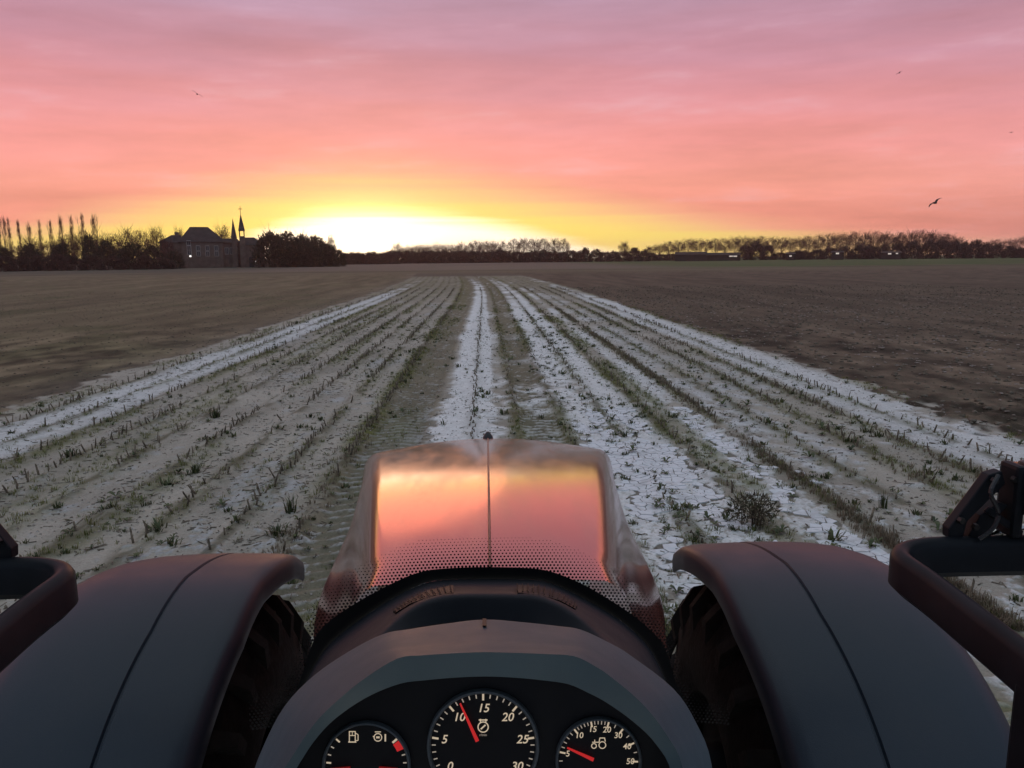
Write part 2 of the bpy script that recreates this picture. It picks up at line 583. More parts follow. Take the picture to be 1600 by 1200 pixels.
def ground_eval(x, y):
    """height and earth colour at ground points"""
    x = np.asarray(x, np.float64)
    y = np.asarray(y, np.float64)
    r = np.hypot(x, y)
    foot = np.maximum(r * r / 2050.0, r * 0.0018) * 1.3

    def lod(lam):
        return np.clip(lam / np.maximum(foot, 1e-4) - 0.6, 0, 1)
    u = x - bend(y)
    eL, eR = edges(y)
    rag = (fbm(x * 3.1, y * 2.2, 140, 3) - .5) * lod(.3)
    eL, eR = eL + 1.5 * rag, eR + 1.5 * rag
    strip = sm(u, eL - .12, eL + .12) * (1 - sm(u, eR - .12, eR + .12)) * (1 - sm(y, 112, 124)) * sm(y, -60, -50)
    left = (1 - sm(u, eL - .25, eL + .25))
    right = sm(u, eR - .25, eR + .25)
    # ---- colour of the stubble strip
    W = np.interp(u, W_U, W_C)
    far = sm(y, 18, 70)
    n_big0 = fbm(u * 0.8, y * 0.06, 3, 2)
    W = W * (1 - 0.25 * far - 0.30 * sm(y, 45, 100)) * np.interp(u, [-6.6, -6.2, -2.2, -.9, 2.7, 3.9, 6.1, 6.5], [1, .72, .72, 1, 1, .78, .78, .95]) * (1 - .9 * sm(y + 30 * (n_big0 - .5), 92, 122))
    n_big = fbm(u * 1.1, y * 0.45, 1, 3)
    n_mid = fbm(u * 5.5, y * 4.0, 5, 3)
    n_fin = fbm(u * 21, y * 15, 9, 2)
    l_mid, l_fin = lod(0.2), lod(0.06)
    n = 0.26 * n_big + 0.40 * (n_mid * l_mid + 0.5 * (1 - l_mid)) + 0.34 * (n_fin * l_fin + 0.5 * (1 - l_fin))
    n = 0.5 + (n - 0.5) * (1.9 + 0.6 * (1 - l_fin))
    wid = 0.085 + .10 * (1 - l_fin)
    white = sm(n, 1 - W - wid, 1 - W + wid)
    dull = np.interp(u, [-7.0, -6.3, -2.3, -1.0, -.9, 3.0, 4.2, 5.4, 6.4, 6.8], [.68, .45, .47, .54, .84, .80, .63, .54, .66, .70])
    pale = (1 - .65 * sm(y, 22, 80)) * np.interp(u, [-2.1, -1.85, -1.0, -.85, .3, .5, 1.2, 1.35], [1, .15, .2, .8, .8, .12, .12, 1])
    tone = fbm(u * 2.2 + 9, y * 0.8, 31, 4)[:, None]
    brown = np.array((0.172, 0.150, 0.098)) * (0.7 + 0.6 * tone)
    crust = np.array((0.39, 0.357, 0.305)) * (0.75 + 0.5 * tone)
    soil = brown * (1 - pale[:, None]) + crust * pale[:, None]
    wcol = dull[:, None] * np.array((0.93, 0.935, 0.93)) * (0.85 + 0.3 * fbm(u * 9, y * 7, 55, 2)[:, None])
    spk = sm(vn(u * 26, y * 15, 211) * .6 + .4 * vn(u * 60, y * 34, 213), .60, .72) * l_fin + .10 * (1 - l_fin)
    white = white * (1 - .75 * spk)
    for a, b, cc in ((-1.9, -.92, -1.4), (.46, 1.26, .86)):   # pale dust pressed into the tyre marks
        k = sm(u, a, a + .1) * (1 - sm(u, b - .1, b))
        lg = np.sin((y / .21 + np.abs(u - cc) * 1.9 + .6 * n_big) * 2 * PI) * lod(.15)
        white = np.maximum(white, k * .5 * sm(lg + 2.2 * (n_mid - .5) + 1.6 * (n_fin - .5), .35, .9))
    pm = plate_field(u, y) * strip * (y < 13.3) * (y > 4.95)
    white = white * (1 - pm)
    soil = soil * (1 - .45 * pm[:, None])
    c = soil * (1 - white[:, None]) + wcol * white[:, None]
    g = green_of(u, y) * (0.35 + 0.65 * sm(n_mid * l_mid + .5 * (1 - l_mid), .35, .6))
    gcol = np.array((0.135, 0.140, 0.042)) * (0.7 + 0.6 * tone)
    c = c * (1 - g[:, None]) + gcol * g[:, None]
    for ur in ROWS:                                     # rotting litter along the stubble lines
        k = (.30 if ur == -.25 else .72) * np.exp(-((u - ur) / .105) ** 2) * sm(fbm(u * 8, y * 2.4, 71, 2), .36, .60)
        c = c * (1 - k[:, None]) + np.array((0.100, 0.090, 0.048)) * k[:, None]
    # ---- the two tilled fields, headland, far fields
    tf = fbm(u * 0.9, y * 0.12, 61, 4)[:, None]
    tf2 = fbm(u * 4.5, y * 2.4, 66, 3)
    tf2 = (tf2 * lod(.2) + .5 * (1 - lod(.2)))[:, None]
    cl = np.array((0.165, 0.128, 0.080)) * np.maximum(.25, -.10 + 0.95 * tf + 1.25 * tf2)
    gl = sm(fbm(u * .5 + 4, y * .25, 77, 3), .5, .75)[:, None] * 0.45
    cl = cl * (1 - gl) + np.array((0.105, 0.100, 0.050)) * gl
    tf3 = fbm(u * 1.7, y * .9, 131, 3)
    tf3 = (tf3 * lod(.7) + .5 * (1 - lod(.7)))[:, None]
    cl = cl * np.maximum(.45, -.25 + 2.5 * tf3)
    edge_pale = (np.exp(-np.maximum(eL - u, 0) / 1.1) * .55)[:, None] * tf2
    cl = cl * (1 - edge_pale) + np.array((0.24, 0.21, 0.19)) * edge_pale
    crr = np.array((0.118, 0.087, 0.062)) * np.maximum(.45, -.35 + 2.7 * tf3) * np.maximum(.25, -.25 + 0.95 * tf + 1.5 * tf2)
    c = c * strip[:, None] + (cl * left[:, None] + crr * right[:, None]) * (1 - strip[:, None]) \
        + np.array((0.115, 0.09, 0.07)) * ((1 - left) * (1 - right) * (1 - strip))[:, None]
    hd = sm(y, 118, 165)[:, None]
    far_n = fbm(x * 0.02, y * 0.03, 81, 4)[:, None]
    hcol = np.array((0.150, 0.122, 0.078)) * (0.7 + 0.6 * far_n)
    c = c * (1 - hd) + hcol * hd
    ditch = (np.exp(-((y - 172 - x * 0.05) / 4.0) ** 2) * 0.75)[:, None]
    c = c * (1 - ditch) + np.array((0.03, 0.026, 0.022)) * ditch
    beyond = sm(y - x * 0.05, 178, 190)[:, None]
    bcol = np.array((0.165, 0.128, 0.098)) * (0.75 + 0.5 * fbm(x * 0.03, y * 0.012, 85, 4)[:, None])
    grn = sm(x + 0.02 * y, 35, 75)[:, None]
    bcol = bcol * (1 - grn) + np.array((0.078, 0.105, 0.040)) * (0.8 + .4 * far_n) * grn
    lgrass = sm(-x - 0.1 * y, 30, 60)[:, None]
    bcol = bcol * (1 - lgrass) + np.array((0.098, 0.088, 0.064)) * lgrass
    c = c * (1 - beyond) + bcol * beyond
    # ---- relief
    z = 0.035 * (fbm(x * 0.5, y * 0.5, 101, 2) - .5)
    zs = 0.020 * (n_mid - .5) * l_mid + 0.008 * (n_fin - .5) * l_fin + 0.008 * white
    for ur in ROWS:
        zs = zs + 0.026 * np.exp(-((u - ur) / .11) ** 2)
    for a, b, cc in ((-1.85, -.95, -1.4), (.5, 1.22, .86)):
        k = sm(u, a, a + .12) * (1 - sm(u, b - .12, b))
        lug = np.sin((y / .21 + np.abs(u - cc) * 1.9 + .6 * n_big) * 2 * PI)
        zs = zs - k * 0.030 + k * 0.013 * lug * lod(.15)
    zf = right * (0.075 * (fbm(u * 2.2, y * 2.2, 111, 2) - .5) + 0.150 * (fbm(u * 6, y * 6, 115, 2) - .5) * lod(.2)
                  + 0.060 * (fbm(u * 22, y * 22, 118, 2) - .5) * lod(.06)) \
        + left * (0.045 * (fbm(u * 2.0, y * 0.8, 121, 2) - .5) + 0.080 * (fbm(u * 7, y * 5, 125, 2) - .5) * lod(.2)
                  + 0.02 * (fbm(u * 20, y * 20, 128, 2) - .5) * lod(.06))
    z = z + zs * strip + zf * (1 - strip) * (1 - sm(r, 150, 200))
    z = z * (1 - sm(r, 200, 260)) - 0.25 * (np.exp(-((y - 172 - x * 0.05) / 4.0) ** 2))
    return z, np.clip(c, 0.005, 0.8)


def ground_z(x, y):
    return ground_eval(np.atleast_1d(x), np.atleast_1d(y))[0]


def mat_ground():
    m, t, b = new_mat('field earth')
    at = t.node('ShaderNodeAttribute', attribute_name='earth')
    geo = t.node('ShaderNodeNewGeometry')
    n1 = t.noise(geo.outputs['Position'], 38.0, 4.0, 0.65)
    n2 = t.noise(geo.outputs['Position'], 7.0, 3.0, 0.6)
    f = t.m('ADD', t.m('MULTIPLY', n1, 0.9), t.m('MULTIPLY', n2, 0.4))
    t.link(t.mix(1.0, at.outputs['Color'], t.m('ADD', f, 0.36), 'MULTIPLY'), b.inputs['Base Color'])
    b.inputs['Roughness'].default_value = 0.95
    b.inputs['Specular IOR Level'].default_value = 0.15
    bp = t.node('ShaderNodeBump')
    bp.inputs['Distance'].default_value = 0.02
    bp.inputs['Strength'].default_value = 0.8
    t.link(t.noise(geo.outputs['Position'], 55.0, 4.0, 0.65), bp.inputs['Height'])
    t.link(bp.outputs[0], b.inputs['Normal'])
    return m


def build_ground():
    rr = [0.6, 1.2, 1.8, 2.4, 3.0, 3.5, 4.0, 4.4]
    while rr[-1] < 2300:
        r = rr[-1]
        rr.append(r + min(max(0.0125, r * r * 0.62 / 2050.0), r * 0.14))
    rr = np.array(rr)
    az = np.concatenate([np.arange(-180, -38, 4.0), np.arange(-38, 41.01, 0.105), np.arange(44, 180, 4.0)])
    A, Rr = np.meshgrid(np.radians(az), rr)
    x, y = (np.sin(A) * Rr).ravel(), (np.cos(A) * Rr).ravel()
    z, c = ground_eval(x, y)
    V = np.stack([x, y, z], 1)
    n, k = len(rr), len(az)
    idx = np.arange(n * k).reshape(n, k)
    nxt = np.roll(idx, -1, axis=1)
    Fc = np.stack([idx[:-1], idx[1:], nxt[1:], nxt[:-1]], -1).reshape(-1, 4)
    me = np_mesh('ground', V, Fc)
    at = me.attributes.new('earth', 'FLOAT_COLOR', 'POINT')
    at.data.foreach_set('color', np.concatenate([c, np.ones((len(c), 1))], 1).astype(np.float32).ravel())
    o = link_mesh('ground', me, None, mat_ground(), True)
    tag(o, 'flat farm field with pale stubble strip between brown tilled soil', None, None, 'structure')
    return o


GROUND = build_ground()


# ------------------------------------------------------------------ far trees, shrubs, buildings
def tri_twigs(P, D, L, Wd, rng):
    """thin triangles from points P along directions D"""
    n = len(P)
    side = np.cross(D, rng.normal(size=(n, 3)))
    side /= np.linalg.norm(side, axis=1)[:, None] + 1e-9
    V = np.empty((n, 3, 3))
    V[:, 0] = P - side * (Wd[:, None] * .5)
    V[:, 1] = P + side * (Wd[:, None] * .5)
    V[:, 2] = P + D * L[:, None]
    return V.reshape(-1, 3), np.arange(n * 3).reshape(-1, 3)


def tree_meshes(kind, seed):
    """trunk and crown of a winter tree one metre high (scaled when placed)"""
    rng = np.random.default_rng(seed)
    mb = MB()
    if kind == 'poplar':
        t0, hw, n = 0.10, 0.055, 650
    elif kind == 'alley':
        t0, hw, n = 0.30, 0.37, 3000
    elif kind == 'wood':
        t0, hw, n = 0.14, 0.42, 3400
    else:
        t0, hw, n = 0.04, 0.50, 4600
    zc, hh = (1 + t0) / 2, (1 - t0) / 2
    lean = rng.normal(size=2) * .015
    tr = [(lean[0] * s * 3, lean[1] * s * 3, s) for s in (0, .12, .25, .4, .55, .72, .9)]
    base_r = {'poplar': .010, 'alley': .020, 'wood': .024}.get(kind, .02)
    mb.tube(tr, [base_r, base_r * .8, base_r * .7, base_r * .55, base_r * .4, base_r * .25, base_r * .08], 6)
    for k in range({'poplar': 26, 'alley': 30, 'wood': 30}.get(kind, 14)):
        h = t0 * .9 + (0.88 - t0) * rng.random() ** 1.2
        a = rng.random() * 2 * PI
        if kind == 'poplar':
            ln, out = .14 + .08 * rng.random(), .13
        else:
            e = math.sqrt(max(0.05, 1 - ((h - zc) / hh) ** 2))
            ln, out = hw * (0.55 + 0.5 * e), .75
        d = np.array((math.cos(a) * out, math.sin(a) * out, .55 + .5 * rng.random()))
        d /= np.linalg.norm(d)
        p0 = np.array((lean[0] * h * 3, lean[1] * h * 3, h))
        p1 = p0 + d * ln * .5 + rng.normal(size=3) * .012
        p2 = p1 + (d + np.array((0, 0, .35))) * ln * .45 + rng.normal(size=3) * .02
        r0 = base_r * .38 * (1.1 - h * .7)
        mb.tube([p0, p1, p2], [r0, r0 * .6, r0 * .15], 4, False)
        for q in range(2):
            d2 = d + rng.normal(size=3) * .6
            d2 /= np.linalg.norm(d2)
            mb.tube([p1, p1 + d2 * ln * .4], [r0 * .45, r0 * .1], 3, False)
    trunk = mb.mesh(kind + ' trunk')
    # crown: clusters of twigs so that the outline is uneven and light comes through
    nc = {'poplar': 70, 'alley': 90, 'wood': 100}.get(kind, 130)
    q = rng.normal(size=(nc, 3))
    q /= np.linalg.norm(q, axis=1)[:, None]
    q *= (0.30 + 0.62 * rng.random((nc, 1)) ** .45) * (0.92 + 0.14 * rng.random((nc, 1)))
    C = q * np.array((hw, hw, hh)) * .92 + np.array((0, 0, zc))
    if kind in ('shrub', 'dense'):                       # full down to the ground
        q = q / np.linalg.norm(q, axis=1)[:, None] * (.50 + .45 * rng.random((nc, 1)) ** .5)
        C = q * np.array((hw, hw, 1.0))
        C[:, 2] = .03 + .92 * np.abs(q[:, 2])
    if kind == 'poplar':
        tz = rng.random(nc)
        ang = rng.random(nc) * 2 * PI
        rad = hw * np.minimum(1.0, 2.4 * (1 - tz)) * np.minimum(1, .4 + 2 * tz) * np.sqrt(rng.random(nc)) * .8
        C = np.stack([rad * np.cos(ang), rad * np.sin(ang), .12 + .80 * tz], 1)
    pick = rng.integers(0, nc, n)
    spread = {'poplar': .014, 'alley': .042, 'wood': .048}.get(kind, .055)
    P = C[pick] + rng.normal(size=(n, 3)) * spread * np.array((1, 1, 1.8 if kind == 'poplar' else 1))
    P[:, 2] = np.maximum(P[:, 2], .01)
    P[:, 2] = np.minimum(P[:, 2], .985)
    D = (P - np.array((0, 0, t0 + .1))) * np.array((1.2, 1.2, .8)) + np.array((0, 0, .25 if kind != 'poplar' else 2.2)) + rng.normal(size=(n, 3)) * .22
    D /= np.linalg.norm(D, axis=1)[:, None]
    if kind in ('poplar', 'alley', 'wood'):
        L = (.03 + .045 * rng.random(n)) * (1.5 if kind == 'poplar' else 1)
        Wd = {'poplar': .0036, 'alley': .0070, 'wood': .0085}[kind] * (.6 + .8 * rng.random(n))
    else:
        L = .03 + .05 * rng.random(n)
        Wd = .034 * (.5 + rng.random(n))
    V, Fc = tri_twigs(P, D, L, Wd, rng)
    return trunk, np_mesh(kind + ' crown', V, Fc)


TREES = {k: [tree_meshes(k, 100 * i + 7) for i in range(c)] for k, c in (('poplar', 3), ('alley', 5), ('wood', 5), ('dense', 4), ('shrub', 5))}
for k, lst in TREES.items():
    for tr, cr in lst:
        tr.materials.append(M['bark'])
        cr.materials.append(M['evergreen'] if k == 'dense' else (M['shrub'] if k == 'shrub' else M['twig']))
_tn = [0]


def plant_tree(kind, px, top, halfw, d, name, label, category, group):
    """a tree whose crown top shows at the pixel (px, top), at ground distance d"""
    i = _tn[0] = _tn[0] + 1
    p = at_dist(px, 405, d)
    h = at_dist(px, top, d).z + 0.02
    hw_unit = {'poplar': .085, 'alley': .385, 'wood': .46, 'dense': .55, 'shrub': .55}[kind]
    w = halfw / F * d / hw_unit
    t = empty(name, (p.x, p.y, -0.02), (i * 2.399) % (2 * PI))
    tag(t, label, category, group)
    tr, cr = TREES[kind][i % len(TREES[kind])]
    for nm, me in (('trunk', tr), ('crown', cr)):
        o = link_mesh(nm, me, t)
        o.scale = (w, w, h)
    return t


ORD = ['first', 'second', 'third', 'fourth', 'fifth', 'sixth', 'seventh', 'eighth', 'ninth', 'tenth', 'eleventh', 'twelfth', 'thirteenth',
       'fourteenth', 'fifteenth', 'sixteenth', 'seventeenth', 'eighteenth', 'nineteenth', 'twentieth', 'twenty-first', 'twenty-second', 'twenty-third',
       'twenty-fourth', 'twenty-fifth', 'twenty-sixth', 'twenty-seventh', 'twenty-eighth', 'twenty-ninth', 'thirtieth', 'thirty-first', 'thirty-second',
       'thirty-third', 'thirty-fourth', 'thirty-fifth', 'thirty-sixth', 'thirty-seventh', 'thirty-eighth', 'thirty-ninth', 'fortieth']


def plant_row(kind, lst, d, name, what, category, group):
    lst = sorted(lst)
    for i, (px, top, hw) in enumerate(lst):
        plant_tree(kind, px, top, hw, d + ((i * 7) % 5 - 2) * 3.0, name, '%s, %s from left %s' % (what[0], ORD[i], what[1]), category, group)


plant_row('poplar', [(0, 339, 6), (13, 337, 5), (19, 339, 5), (34, 343, 5), (51, 347, 5), (67, 343, 5), (84, 344, 5), (100, 336, 6), (117, 336, 6), (134, 333, 6), (151, 334, 7)],
          330, 'poplar_tree', ('tall slim bare poplar', 'in the poplar row'), 'tree', 'poplars in a row on the left horizon')
plant_row('wood', [(30, 384, 20), (50, 369, 17), (76, 377, 18), (95, 368, 17), (112, 367, 15), (130, 364, 16), (155, 363, 16), (176, 364, 18), (198, 357, 24), (222, 361, 20),
                   (246, 354, 17), (262, 370, 14)],
          315, 'woodland_tree', ('bare woodland tree', 'in the wood under the poplars'), 'tree', 'bare trees of the left wood')
plant_row('dense', [(6, 384, 13), (48, 378, 15), (96, 376, 17), (141, 360, 11), (168, 376, 20), (208, 376, 24), (240, 380, 18), (272, 389, 15)],
          302, 'evergreen_tree', ('dark dense evergreen tree', 'in the wood beside the big house'), 'tree', 'dark evergreens of the left wood')
plant_row('shrub', [(4, 397, 18), (32, 398, 18), (60, 397, 18), (88, 396, 18), (116, 397, 18), (144, 396, 18), (172, 397, 18), (200, 398, 18), (228, 399, 18), (256, 401, 16)],
          290, 'hedge_shrub', ('low dark shrub', 'in the hedge below the left wood'), 'shrub', 'hedge shrubs below the left wood')
plant_row('dense', [(424, 357, 29), (450, 361, 26), (473, 362, 25), (494, 367, 22), (512, 377, 18), (527, 387, 15), (438, 372, 26), (462, 374, 26), (486, 376, 24), (505, 386, 22)],
          310, 'rounded_tree', ('dense rounded dark tree', 'beside the spires'), 'tree', 'rounded trees between the spires and the sunset')
plant_row('wood', [(518, 366, 9), (350, 350, 17), (283, 356, 12)], 345, 'bare_tree', ('small bare tree seen against the glow', 'among those by the big house'), 'tree', 'bare trees round the big house')
plant_row('shrub', [(538 + 9 * i, 394 - (i % 3) * .8, 13) for i in range(9)], 430, 'field_shrub', ('low brown shrub', 'under the bright sunset glow'), 'shrub', 'low shrubs under the sunset glow')
plant_row('wood', [(622, 379, 11), (641, 385, 10), (660, 381, 13), (680, 380, 12), (701, 382, 12), (722, 378, 12), (744, 376, 12), (765, 375, 12), (785, 376, 12), (632, 384, 12), (651, 383, 12), (671, 382, 12), (691, 382, 12), (712, 381, 12), (733, 378, 12), (755, 377, 12), (775, 377, 12)],
          470, 'copse_tree', ('bare copse tree', 'in the copse behind the row ends'), 'tree', 'bare copse trees in the middle')
plant_row('alley', [(803, 373, 13), (818, 371, 13), (834, 371, 13), (850, 372, 13), (866, 372, 13), (881, 373, 11), (975, 377, 11)],
          480, 'avenue_tree', ('tall bare tree with see-through crown', 'behind the middle copse'), 'tree', 'tall bare trees in the middle')
plant_row('shrub', [(612 + 14 * i, 389 + (i * 5) % 4, 17) for i in range(21)] + [(905, 391, 13), (914, 386, 11), (931, 388, 13), (945, 392, 14), (960, 391, 14), (975, 391, 14), (991, 386, 13), (1006, 389, 13)],
          455, 'copse_shrub', ('dark undergrowth shrub', 'along the middle horizon'), 'shrub', 'undergrowth along the middle horizon')
_tops = np.interp(np.arange(1016, 1506, 14.5), [1016, 1040, 1060, 1080, 1110, 1130, 1160, 1190, 1215, 1240, 1260, 1280, 1300, 1330, 1350, 1380, 1400, 1425, 1450, 1470, 1485, 1505],
                  [385, 379, 376, 374, 374, 373, 370, 370, 372, 372, 370, 367, 366, 363, 363, 363, 365, 361, 361, 364, 368, 375])
plant_row('alley', [(1016 + 14.5 * i, float(tp) + (i * 3) % 3 - 1, 12.5 + (i % 3)) for i, tp in enumerate(_tops)],
          560, 'alley_tree', ('bare alley tree', 'in the long right alley'), 'tree', 'trees of the long alley on the right')
plant_row('shrub', [(1163, 382, 14), (1180, 375, 17), (1199, 381, 13), (1236, 392, 14), (1255, 390, 14), (1276, 388, 14), (1297, 385, 16), (1318, 383, 15), (1342, 382, 17), (1355, 381, 12),
                    (1381, 379, 10), (1402, 377, 14), (1424, 376, 16), (1448, 375, 16), (1470, 373, 16), (1492, 374, 14), (1506, 376, 10), (1524, 374, 14), (1540, 377, 12), (1556, 380, 12),
                    (1578, 382, 10), (1592, 386, 12), (1606, 386, 12)] + [(1020 + 14 * i, 394 + (i * 5) % 3, 14) for i in range(9)] + [(1219, 393, 14), (1246, 391, 14), (1365, 383, 13)],
          500, 'dark_shrub', ('big dark shrub', 'at the foot of the right alley'), 'shrub', 'dark shrubs below the right alley')
plant_row('alley', [(1552, 374, 12), (1576, 373, 12), (1598, 369, 15)], 700, 'distant_tree', ('faint far bare tree', 'at the right end of the horizon'), 'tree', 'far trees at the right end')


def far_frame(px, d):
    """an Empty at ground distance d under the pixel column, facing the camera; local x runs to the right"""
    p = at_dist(px, 405, d)
    return p, math.atan2(-p.x, p.y)


def gable_roof(mb, x0, x1, y0, y1, z0, z1, hip0=0.0, hip1=0.0):
    ym = (y0 + y1) / 2
    v = [(x0, y0, z0), (x1, y0, z0), (x1, y1, z0), (x0, y1, z0), (x0 + hip0, ym, z1), (x1 - hip1, ym, z1)]
    mb.add(v, [(0, 1, 5, 4), (2, 3, 4, 5), (1, 2, 5), (3, 0, 4), (3, 2, 1, 0)])


def window(parent, x, y, z, w, h, lit=None):
    f = MB()
    f.box((x - w / 2 - .12, y - .10, z - .12), (x + w / 2 + .12, y - .003, z + h + .12))
    fo = f.build('window', M['window_white'], parent)
    p = MB()
    for sx in (-1, 1):
        p.box((x + sx * w / 4 - w / 4 + .05, y - .16, z + .05), (x + sx * w / 4 + w / 4 - .05, y - .104, z + h - .05))
    p.build('pane', lit or M['glass_far'], fo)


def build_manor():
    d = 325.0
    k = d / F                                   # metres per photograph pixel
    p, rz = far_frame(318, d)
    t = empty('manor_house', (p.x, p.y, 0), rz)
    tag(t, 'big old house with steep hipped slate roof beside two spires', 'house')
    Z = lambda px, py: at_dist(px, py, d).z
    e = Z(318, 378)
    a = Z(310, 353.5)
    X = lambda px: (px - 318) * k
    mb = MB()
    mb.box((X(290), 0, 0), (X(345), 13, e))
    mb.build('wall', M['brick'], t)
    mb = MB()
    mb.box((X(262), 1.0, 0), (X(289.8), 10, Z(275, 379)))
    mb.build('wing_wall', M['brick'], t)
    mb = MB()
    mb.box((X(345.2), 1.5, 0), (X(369), 9, Z(355, 379)))
    mb.build('wing_wall', M['brick'], t)
    mb = MB()
    gable_roof(mb, X(286), X(350), -.5, 13.5, e + .01, a, X(303) - X(286), X(350) - X(327))
    mb.build('roof', M['slate'], t)
    mb = MB()
    gable_roof(mb, X(259), X(291), .6, 10.4, Z(275, 379) + .01, Z(280, 366.5), X(278) - X(259), 0.2)
    mb.build('wing_roof', M['slate'], t)
    mb = MB()
    gable_roof(mb, X(345), X(371), 1.1, 9.4, Z(355, 379) + .01, Z(355, 372), .2, 1.5)
    mb.build('wing_roof', M['slate'], t)
    mb = MB()
    mb.box((X(282), 4.6, Z(284, 372)), (X(287.5), 6.2, Z(284, 362)))
    mb.build('chimney', M['brick'], t)
    for px, py, w in ((300, 383, 1.3), (300, 391, 1.3), (300, 398, 1.3), (274, 387, 1.1), (312, 391, 1.3), (324, 391, 1.3), (336, 391, 1.3), (312, 400, 1.3), (324, 400, 1.3), (336, 400, 1.3)):
        window(t, X(px), 1.0 if px < 290 else 0.0, Z(px, py), w, 1.7)
    for px in (350, 357, 363):
        window(t, X(px), 1.5, Z(px, 397), 1.2, 2.4)
    lp = MB()
    q = (X(301), -1.2, Z(301, 400.3))
    lp.box((q[0] - .35, q[1] - .1, q[2] - .3), (q[0] + .35, q[1] + .1, q[2] + .3))
    lp.build('wall_lamp', M['lamp_glow'], t)


def spire(mb, x, y, z0, z1, r, n=8):
    ring = [(x + r * math.cos(2 * PI * (i + .5) / n), y + r * math.sin(2 * PI * (i + .5) / n), z0) for i in range(n)]
    mb.add(ring + [(x, y, z1)], [(i, (i + 1) % n, n) for i in range(n)] + [tuple(range(n - 1, -1, -1))])


def build_chapel():
    d = 322.0
    k = d / F
    p, rz = far_frame(388, d)
    t = empty('chapel', (p.x, p.y, 0), rz)
    tag(t, 'small brick chapel with two slim pointed spires', 'church')
    Z = lambda px, py: at_dist(px, py, d).z
    X = lambda px: (px - 388) * k
    mb = MB()
    mb.box((X(384), 0, 0), (X(411), 9, Z(395, 383)))
    mb.build('wall', M['brick'], t)
    mb = MB()
    gable_roof(mb, X(382.5), X(413), -.4, 9.4, Z(395, 383) + .01, Z(395, 370.5), .5, X(413) - X(398))
    mb.build('roof', M['slate'], t)
    mb = MB()
    mb.box((X(366.5), 1.6, 0), (X(373.8), 3.7, Z(370, 372)))
    mb.build('tower', M['brick'], t)
    mb = MB()
    spire(mb, X(370.1), 2.65, Z(370, 372) + .01, Z(370, 340), 1.25)
    mb.build('spire', M['spire'], t)
    # belfry: four posts that leave the openings clear
    x0, x1 = X(377.5), X(385.2)
    mb = MB()
    mb.box((x0, -.6, 0), (x1, 1.5, Z(381, 369)))
    mb.build('tower', M['brick'], t)
    z0, z1 = Z(381, 369) + .01, Z(381, 361)
    mb = MB()
    for xx in (x0, x1 - .42):
        for yy in (-.6, 1.08):
            mb.box((xx, yy, z0), (xx + .42, yy + .42, z1))
    mb.box((x0 - .15, -.75, z1 + .01), (x1 + .15, 1.65, z1 + .5))
    mb.build('belfry', M['spire'], t)
    mb = MB()
    spire(mb, (x0 + x1) / 2, .45, z1 + .52, Z(381, 333), 1.3)
    s = mb.build('spire', M['spire'], t)
    mb = MB()
    zt = Z(381, 333)
    xc = (x0 + x1) / 2
    mb.box((xc - .09, .36, zt - .6), (xc + .09, .54, zt + 2.6))
    mb.box((xc - .7, .37, zt + 1.5), (xc + .7, .53, zt + 1.72))
    mb.build('cross', M['black_metal'], s)
    mb = MB()
    arch = [(X(389), -.02, 0)] + [(X(392.5) - 1.05 * math.cos(PI * i / 8), -.02, 3.2 + 1.05 * math.sin(PI * i / 8)) for i in range(9)] + [(X(396), -.02, 0)]
    mb.prism(arch, (0, -.08, 0))
    mb.build('door', M['glass_far'], t)
    for px in (402, 407):
        window(t, X(px), 0, Z(px, 396), .9, 2.0)
    lp = MB()
    lp.box((X(398.5) - .22, -.3, Z(398.5, 410.5)), (X(398.5) + .22, -.05, Z(398.5, 408)))
    lp.build('lamp', M['lamp_glow'], t)


M['timber'] = mat_plain('dark timber wall', (0.045, 0.035, 0.032), 0.9, 0.2, scale=0.6)


def build_barn(px0, px1, d, top, eave, name, label, lights, wall=None):
    k = d / F
    pm = (px0 + px1) / 2
    p, rz = far_frame(pm, d)
    t = empty(name, (p.x, p.y, 0), rz)
    tag(t, label, 'farm building')
    e, a = at_dist(pm, eave, d).z, at_dist(pm, top, d).z
    x0, x1 = (px0 - pm) * k, (px1 - pm) * k
    mb = MB()
    mb.box((x0, 0, 0), (x1, 10, e))
    mb.build('wall', wall or M['timber'], t)
    mb = MB()
    gable_roof(mb, x0 - .4, x1 + .4, -.5, 10.5, e + .01, a, .3, .3)
    mb.build('roof', M['timber'], t)
    for px, py, w, h in lights:
        zc = max(.3, at_dist(px, py, d).z - h / 2)
        window(t, (px - pm) * k, 0.0, zc, w, h, M['lit'])


build_manor()
build_chapel()
build_barn(1056, 1102, 440, 393.5, 398, 'farm_barn', 'long low barn left of the dark shrub clump', [])
build_barn(1106, 1154, 445, 394.5, 398.5, 'farm_shed', 'low shed with a lit strip window below the right alley', [(1141, 400.3, 1.9, .6), (1147, 400.3, 1.9, .6)])
build_barn(1229, 1241, 450, 394.5, 397, 'farm_cottage', 'tiny cottage with one lit window right of the shrub clump', [(1235, 400, 1.2, .7)])
build_barn(1300, 1316, 455, 392, 394.5, 'farm_house', 'small farmhouse with one lit window among the right shrubs', [(1308, 396, 1.6, .8)])
build_barn(1380, 1404, 460, 392.5, 395, 'field_house', 'low house with two lit windows at the alley foot', [(1390, 396.5, 1.6, .7), (1399, 396, 1.1, .6)])


